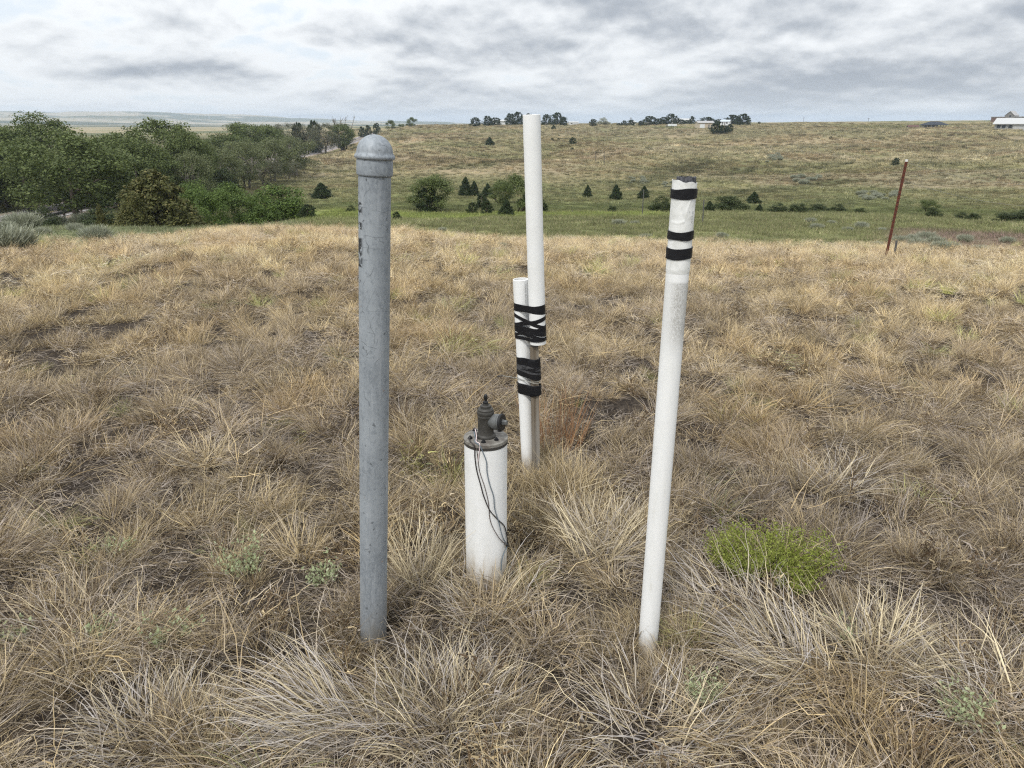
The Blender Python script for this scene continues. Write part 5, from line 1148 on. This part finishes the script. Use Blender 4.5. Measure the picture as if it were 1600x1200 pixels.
for a_ in (('gtree', 616, 190, 14, 'small rounded tree on the skyline above the grey post, left one', 395), ('gtree', 647, 186, 15, 'small rounded tree on the skyline above the grey post, right one', 400), ('gtree', 632, 195, 10, 'very low bush between the two skyline trees', 398),
    ('rcedar', 594, 196, 11, 'small dark conifer near the far road, right of three', 420), ('rcedar', 581, 199, 10, 'small dark conifer near the far road, middle of three', 410), ('rcedar', 572, 201, 10, 'small dark bush near the far road, left of three', 405),
    ('rcedar', 745, 186, 15, 'flat topped skyline tree, leftmost of the group', 424), ('rcedar', 763, 184, 14, 'skyline tree beside the flat topped one', 426), ('rcedar', 774, 186, 18, 'low spreading skyline tree', 425),
    ('rcedar', 797, 181, 15, 'tall dark skyline tree left of the tallest pipe', 428), ('rcedar', 809, 179, 18, 'tallest dark skyline tree touching the tallest pipe', 430), ('rcedar', 826, 181, 18, 'dark skyline tree hidden behind the tallest pipe', 430),
    ('rcedar', 852, 182, 14, 'dark skyline tree just right of the tallest pipe', 428), ('rcedar', 869, 180, 20, 'broad dark skyline tree right of the tallest pipe', 430), ('rcedar', 879, 185, 10, 'right shoulder of the broad skyline tree', 428),
    ('rcedar', 923, 188, 11, 'small dark tree at the skyline with bare top', 415), ('sagey', 938, 186, 17, 'pale grey tree at the skyline', 435), ('rcedar', 962, 193, 8, 'tiny dark tree left of the homestead', 415), ('rcedar', 970, 190, 9, 'small dark tree left of the homestead', 420), ('rcedar', 981, 189, 12, 'leaning small tree left of the homestead', 424),
    ('rcedar', 996, 190, 10, 'dark tree at the left end of the homestead row', 430), ('rcedar', 1009, 184, 20, 'rounded dark tree in the homestead row', 432), ('rcedar', 1021, 187, 12, 'smaller dark tree in the homestead row', 433), ('rcedar', 1030, 185, 14, 'dark tree left of the highest of the homestead row', 432), ('rcedar', 1041, 181, 18, 'highest rounded tree of the homestead row', 434),
    ('rcedar', 1055, 188, 16, 'low dark tree behind the white trailer', 436), ('rcedar', 1073, 184, 9, 'narrow conifer in the middle of the homestead', 440), ('rcedar', 1066, 189, 14, 'low dark tree before the pale roof', 434), ('rcedar', 1084, 189, 14, 'low tree left of the garage', 434), ('rcedar', 1096, 185, 22, 'rounded tree behind the garage', 440), ('rcedar', 1113, 188, 16, 'dark tree behind the garage right end', 430),
    ('rcedar', 1134, 182, 20, 'dark tree behind the pale roofed house', 440), ('rcedar', 1150, 181, 20, 'large dark tree right of the pale roofed house', 428), ('rcedar', 1143, 186, 14, 'dark tree touching the pale roofed house', 436)):
    k_, px, yt, w, lab, r_ = a_; tree(k_, px, yt, 0, w, lab, r0=r_, group=G8)
for a_ in ((1120, 193, 208, 18, 'low dark tree right of the garage'), (1132, 198, 207, 16, 'low dark shrubby tree before the pale roofed house'), (1140, 196, 206, 10, 'small tree at the right front of the homestead')):
    tree('rcedar', *a_, group=G8)
# sagebrush: near left, on the green bank, and across the right hand mound
def sage_mesh(seed):
    rng = np.random.default_rng(seed); parts = []
    for k_ in range(7):
        a_ = rng.random() * 6.28; r = .26 * math.sqrt(rng.random()); p = blades(rng, 420, .14, .20, .52, .05, 1.0, .3, .014, 3, greyp=.3, tonep=.45, taper=.3, wig=.8); V = p[0] + np.array([r * math.cos(a_), r * math.sin(a_), 0]); parts.append((V, p[1], p[2]))
    V, F, C = combine(parts); me = newmesh('sage', V, F, {'blade': C}); me.materials.append(M_SAGE); return me
SG = [sage_mesh(i) for i in range(3)]
scount = 0
def sage(px, ybase, wpx, label, r0=None, hs=.9):
    global scount
    if r0 is None: g = ground(px, ybase, 9.0)
    else: a_ = az_of(px); g = np.array([r0 * math.sin(a_), r0 * math.cos(a_), 0]); g[2] = float(H(g[0], g[1]))
    w = wpx * math.hypot(g[0], g[1]) * 1.0 / FPX; o = bpy.data.objects.new('sagebrush', SG[scount % 3]); COL.objects.link(o); o.location = g - np.array([0, 0, .03]); o.rotation_euler = (0, 0, scount * 1.7); o.scale = (w * 1.1, w * 1.1, w * hs * 1.45)
    scount += 1; o['label'] = label; o['category'] = 'sagebrush'; o['group'] = 'sagebrush'
for a_ in ((25, 392, 62, 'largest pale sagebrush at the left edge'), (36, 358, 40, 'sagebrush behind the largest one at left'), (88, 355, 26, 'small sagebrush third from the left edge'), (130, 353, 30, 'pale sagebrush below the dark trees at left'), (8, 360, 22, 'brownish sagebrush at the left edge'), (150, 377, 40, 'flat dull sagebrush patch in the green bank'), (115, 362, 22, 'low sagebrush between two pale ones'), (65, 368, 22, 'small sagebrush in the green bank, left'),
    (719, 376, 15, 'tiny dark sagebrush at the dry grass edge left of the tallest pipe'), (690, 362, 14, 'pale small sagebrush beyond the dry grass'), (782, 386, 18, 'dark sagebrush in the dry grass left of the tallest pipe'), (967, 352, 18, 'pale sagebrush tuft in the meadow, left of two'), (992, 352, 14, 'pale sagebrush tuft in the meadow, right of two'), (1010, 374, 18, 'grey green sagebrush left of the banded pipe'), (1128, 371, 16, 'sagebrush right of the banded pipe'),
    (1372, 385, 16, 'small sagebrush left of the leaning red post'), (1408, 381, 22, 'sagebrush just right of the leaning red post'), (1425, 378, 20, 'second sagebrush right of the red post'), (1436, 386, 24, 'front sagebrush in the cluster right of the red post'), (1447, 376, 24, 'back sagebrush in the cluster'), (1460, 382, 22, 'middle sagebrush in the cluster'), (1469, 392, 26, 'pale front sagebrush at the cluster centre'), (1486, 388, 18, 'dull sagebrush at the right of the cluster'), (1455, 395, 16, 'low front sagebrush of the cluster'), (1505, 378, 20, 'lone sagebrush on the brown mound'), (1573, 379, 16, 'sagebrush near the right edge'), (1530, 394, 20, 'pale low sagebrush in front on the mound'), (1515, 399, 14, 'lowest sagebrush on the mound'),
    (1266, 348, 14, 'pale sagebrush tuft in meadow, first of a scatter'), (1276, 358, 16, 'pale sagebrush tuft lower in the scatter'), (1300, 351, 12, 'pale sagebrush tuft in meadow, middle of the scatter'), (1325, 362, 14, 'sagebrush tuft below the scatter'), (1346, 357, 18, 'pale sagebrush tuft left of the red post'), (1380, 362, 12, 'pale sagebrush tuft near the red post')):
    sage(*a_)
rs = random.Random(8)
def spots(x0, x1, y0, y1, n): return [(rs.uniform(x0, x1), rs.uniform(y0, y1)) for _ in range(n)]
for (x0, x1, y0, y1, n, w, where) in ((1342, 1400, 301, 313, 26, 9, 'pale sagebrush in the patch left of the red post'), (1240, 1280, 278, 290, 16, 8, 'dark sagebrush in the hillside patch'), (1196, 1226, 243, 254, 14, 6, 'grey sagebrush in the highest patch'), (1030, 1056, 284, 293, 10, 6, 'sagebrush in the patch left of the banded pipe'), (975, 1012, 276, 288, 12, 6, 'sagebrush in the patch above three cedars')):
    S_ = sorted(spots(x0, x1, y0, y1, n)); col_ = max(1, math.ceil(n / 4)); side_ = ['at its left end', 'left of its middle', 'right of its middle', 'at its right end']
    for q_ in range(4):
        grp = sorted(S_[q_ * col_:(q_ + 1) * col_], key=lambda p: -p[1])
        for i_, (px, py) in enumerate(grp):
            lab = where + ', ' + side_[q_] + (', nearest' if i_ == 0 else ', farthest' if i_ == len(grp) - 1 else ''); sage(px, py, w * rs.uniform(.7, 1.3), lab)

# ------------------------------------------------------------------ buildings
M_TANW = simple('tan_siding', (0.52, 0.44, 0.34), .8); M_WHW = simple('white_siding', (0.72, 0.73, 0.74), .7); M_PROOF = simple('pale_metal_roof', (0.50, 0.50, 0.49), .6); M_DROOF = simple('dark_shingle', (0.035, 0.042, 0.055), .8)
M_GLASS = simple('dark_window', (0.03, 0.035, 0.04), .15); M_GREYW = simple('grey_siding', (0.22, 0.21, 0.20), .8); M_BRROOF = simple('brown_roof', (0.13, 0.07, 0.055), .85); M_GROOF = simple('grey_roof', (0.40, 0.39, 0.385), .8)
def bframe(name, px, r0, yaw, label, cat='building', group=None, dz=0, sc_=1.0):
    a_ = az_of(px, 200); g = np.array([r0 * math.sin(a_), r0 * math.cos(a_), 0]); g[2] = float(H(g[0], g[1], True)) + dz; e_ = empty(name, g, label, cat, group); e_.rotation_euler = (0, 0, -a_ + yaw); e_.scale = (sc_, sc_, sc_); return e_
def gable(mb, w, d, h, rh, ov=.4, t=.2):      # ridge along x
    for s_ in (-1, 1):
        V = [(-w / 2 - ov, s_ * (d / 2 + ov), h - ov * rh / (d / 2)), (w / 2 + ov, s_ * (d / 2 + ov), h - ov * rh / (d / 2)), (w / 2 + ov, 0, h + rh), (-w / 2 - ov, 0, h + rh)]; V += [(x, y, z + t) for x, y, z in V]
        mb.add(V, [(0, 1, 2, 3), (7, 6, 5, 4), (0, 4, 5, 1), (1, 5, 6, 2), (3, 7, 4, 0)])
    return mb
def walls_gable(w, d, h, rh):
    mb = MB(); V = [(-w / 2, -d / 2, -1), (w / 2, -d / 2, -1), (w / 2, d / 2, -1), (-w / 2, d / 2, -1), (-w / 2, -d / 2, h), (w / 2, -d / 2, h), (w / 2, d / 2, h), (-w / 2, d / 2, h), (-w / 2, 0, h + rh), (w / 2, 0, h + rh)]
    return mb.add(V, [(0, 1, 5, 4), (2, 3, 7, 6), (1, 2, 6, 9, 5), (3, 0, 4, 8, 7)])
def opening(e_, name, mat, x0, x1, y, z0, z1, axis='y', t=.06):
    b = MB()
    if axis == 'y': b.box(x0, x1, y - t, y, z0, z1)
    else: b.box(y - t, y + t, x0, x1, z0, z1)
    return b.build(name, mat, e_, False)
# garage
b = bframe('garage', 1100, 392, R(18), 'tan metal garage on the hill crest beside dark trees', sc_=.85)
walls_gable(9.0, 6.5, 3.0, .9).build('wall', M_TANW, b, False); gable(MB(), 9.0, 6.5, 3.0, .9).build('roof', M_GROOF, b, False); opening(b, 'garage_door', M_WHW, -3.6, -.8, -3.25, 0, 2.4); opening(b, 'door', M_GREYW, 1.2, 2.2, -3.25, 0, 2.1); opening(b, 'window', M_GLASS, 2.9, 3.8, -3.25, 1.1, 2.0)
b = bframe('farmhouse', 1133, 418, R(-12), 'small pale roofed house half hidden by dark trees at right of homestead', sc_=.62, dz=.6)
walls_gable(7.5, 6, 2.7, 1.2).build('wall', M_WHW, b, False); gable(MB(), 7.5, 6, 2.7, 1.2).build('roof', simple('pale_blue_roof', (0.52, 0.57, 0.62), .6), b, False); opening(b, 'window', M_GLASS, -2.4, -1.2, -3, 1, 2.1); opening(b, 'window', M_GLASS, 1.1, 2.3, -3, 1, 2.1); opening(b, 'door', M_GREYW, -.5, .5, -3, 0, 2.1)
b = bframe('long_barn', 1064, 452, R(4), 'long pale roofed building showing above the homestead trees', sc_=.62)
walls_gable(18, 8, 4.2, 1.5).build('wall', M_WHW, b, False); gable(MB(), 18, 8, 4.2, 1.5).build('roof', M_PROOF, b, False); opening(b, 'window', M_GLASS, -5, -3.6, -4, 1.6, 2.8); opening(b, 'window', M_GLASS, 3.6, 5, -4, 1.6, 2.8)
b = bframe('trailer', 1050, 404, R(3), 'low white trailer parked on the green lawn of the homestead', 'trailer', sc_=.85)
MB().box(-2.6, 2.6, -1.1, 1.1, .45, 1.7).build('body', M_WHW, b, False); MB().box(-3.8, -2.6, -1, 1, .45, 1.15).build('hitch_deck', M_GREYW, b, False)
for s_ in (-1, 1):
    for x in (-.5, .5): MB().lathe([(.36, -.12), (.36, .12)], 16, Matrix.Translation((x, s_ * 1.0, .3)) @ Matrix.Rotation(R(90), 4, 'X')).build('wheel', M_BLACK, b)
b = bframe('shed', 989, 440, 0, 'small white shed left of the homestead trees', sc_=.6)
walls_gable(4, 4, 2.6, 1.0).build('wall', M_WHW, b, False); gable(MB(), 4, 4, 2.6, 1.0).build('roof', M_PROOF, b, False); opening(b, 'door', M_GREYW, -.5, .5, -2, 0, 2)
b = bframe('white_building', 896, 446, R(5), 'low white building on the skyline right of the tallest pipe', sc_=.6)
walls_gable(9, 5, 2.3, .8).build('wall', M_WHW, b, False); gable(MB(), 9, 5, 2.3, .8).build('roof', M_PROOF, b, False); opening(b, 'window', M_GLASS, -2.4, -1.4, -2.5, 1, 1.9)
b = bframe('white_building', 786, 446, R(-5), 'low white building showing between skyline trees left of the tallest pipe')
walls_gable(13, 5, 2.0, .7).build('wall', M_WHW, b, False); gable(MB(), 13, 5, 2.0, .7).build('roof', M_PROOF, b, False); opening(b, 'window', M_GLASS, -2.4, -1.4, -2.5, 1, 1.7)
# dark hipped house
def hip(w, d, h, rh, ov, t=.2):
    V = [(-w / 2 - ov, -d / 2 - ov, h), (w / 2 + ov, -d / 2 - ov, h), (w / 2 + ov, d / 2 + ov, h), (-w / 2 - ov, d / 2 + ov, h), (-w * .17, 0, h + rh), (w * .17, 0, h + rh)]
    V += [(x, y, z - t) for x, y, z in V[:4]]
    return MB().add(V, [(0, 1, 5, 4), (1, 2, 5), (2, 3, 4, 5), (3, 0, 4), (6, 0, 3, 9), (7, 1, 0, 6), (8, 2, 1, 7), (9, 3, 2, 8), (6, 9, 8, 7)])
b = bframe('hipped_house', 1459, 398, R(-6), 'low house with a wide dark hipped roof on the right hill', sc_=.85)
MB().box(-5.4, 1.4, -3.0, 3.4, -1, 2.0).build('wall', simple('pale_wall', (.42, .42, .40), .8), b, False); hip(12, 7.4, 2.1, 1.7, .5).build('roof', M_DROOF, b, False)
for x in (-5.8, 1.9, 3.3, 4.6, 5.8): MB().box(x - .14, x + .14, -3.5, -3.2, -1, 2.0).build('porch_post', M_DROOF, b, False)
for x in (-4.2, -2.4, -.6): opening(b, 'window', M_GLASS, x, x + 1.1, -3.0, .7, 1.7)
b = bframe('shed', 1426, 405, R(10), 'small low shed with brown roof left of the dark hipped house'); walls_gable(4, 3, .9, .6).build('wall', M_WHW, b, False); gable(MB(), 4, 3, .9, .6).build('roof', M_BRROOF, b, False); opening(b, 'door', M_GREYW, -.4, .4, -1.5, 0, .9)
# pale roofed barn at the right edge
b = bframe('barn', 1608, 368, R(-10), 'long barn with a broad pale metal roof at the right edge')
walls_gable(22, 9, 2.4, 1.9).build('wall', simple('barn_wall', (.30, .30, .28), .8), b, False); gable(MB(), 22, 9, 2.4, 1.9, .7).build('roof', M_PROOF, b, False)
for x in (-10.2, -8.4, -6.2): opening(b, 'window', M_GLASS, x, x + 1.2, -4.5, .7, 1.8)
opening(b, 'panel', M_PROOF, -4.6, 6, -4.5, -.2, 2.3)
b = bframe('gabled_house', 1577, 455, R(62), 'grey gabled house on the skyline behind the pale roofed barn', dz=1.5, sc_=.55)
walls_gable(7, 8, 4.6, 3.4).build('wall', M_GREYW, b, False); gable(MB(), 7, 8, 4.6, 3.4).build('roof', M_GROOF, b, False); opening(b, 'window', M_GLASS, -1.2, .2, -3.5 - .02, 3.2, 4.6, 'x'); 
MB().box(-4.6, 4.6, 4.0, 15, -1, 3.0).build('wing', simple('brown_wall', (.17, .11, .09), .8), b, False); MB().box(-5, 5, 4.3, 15.4, 3.0, 3.6).build('wing_roof', M_GROOF, b, False); MB().box(-4.2, 4.2, -11, -4.2, -1, 3.2).build('side_wing', M_GREYW, b, False); MB().box(-4.6, 4.6, -11.4, -4.5, 3.2, 3.7).build('wing_roof', M_GROOF, b, False)
for px, r_, yt in ((1081, 450, 181), (1355, 700, 184), (1254, 900, 183), (985, 600, 183)):
    a_ = az_of(px, 200); g = np.array([r_ * math.sin(a_), r_ * math.cos(a_), 0]); g[2] = float(H(g[0], g[1])); zt_ = EYE + r_ * slope(a_, yt); o = MB().tube([(0, 0, -1), (0, 0, zt_ - g[2])], .14, 6).build('pole', M_BARK); mbx = 0
    e_ = empty('utility_pole', g, {1081: 'thin utility pole above the long homestead roof', 1355: 'thin utility pole far out on the right skyline', 1254: 'faint utility pole on the skyline right of the homestead', 985: 'faint utility pole left of the homestead'}[px], 'utility pole', 'utility poles on the skyline'); o.parent = e_
    MB().box(-1.1, 1.1, -.08, .08, zt_ - g[2] - .9, zt_ - g[2] - .7).build('crossarm', M_BARK, e_, False)

# ------------------------------------------------------------------ haze
HAZE = True
if HAZE:
    mb = MB(); zmin = float(verts[:, 2].min()) - 1.0; zmax = max(12.0, float(verts[:, 2].max()) + 2.0); mb.box(-8200, 8200, -8200, 8200, zmin, zmax)
    m, n, o = newmat('air'); v = nn(n, 'ShaderNodeVolumePrincipled'); v.inputs['Color'].default_value = (0.70, 0.82, 1.0, 1); v.inputs['Density'].default_value = 0.00017; v.inputs['Anisotropy'].default_value = 0.2
    n.links.new(v.outputs[0], o.inputs['Volume']); hz_ = mb.build('haze', m, None, False); hz_['kind'] = 'stuff'
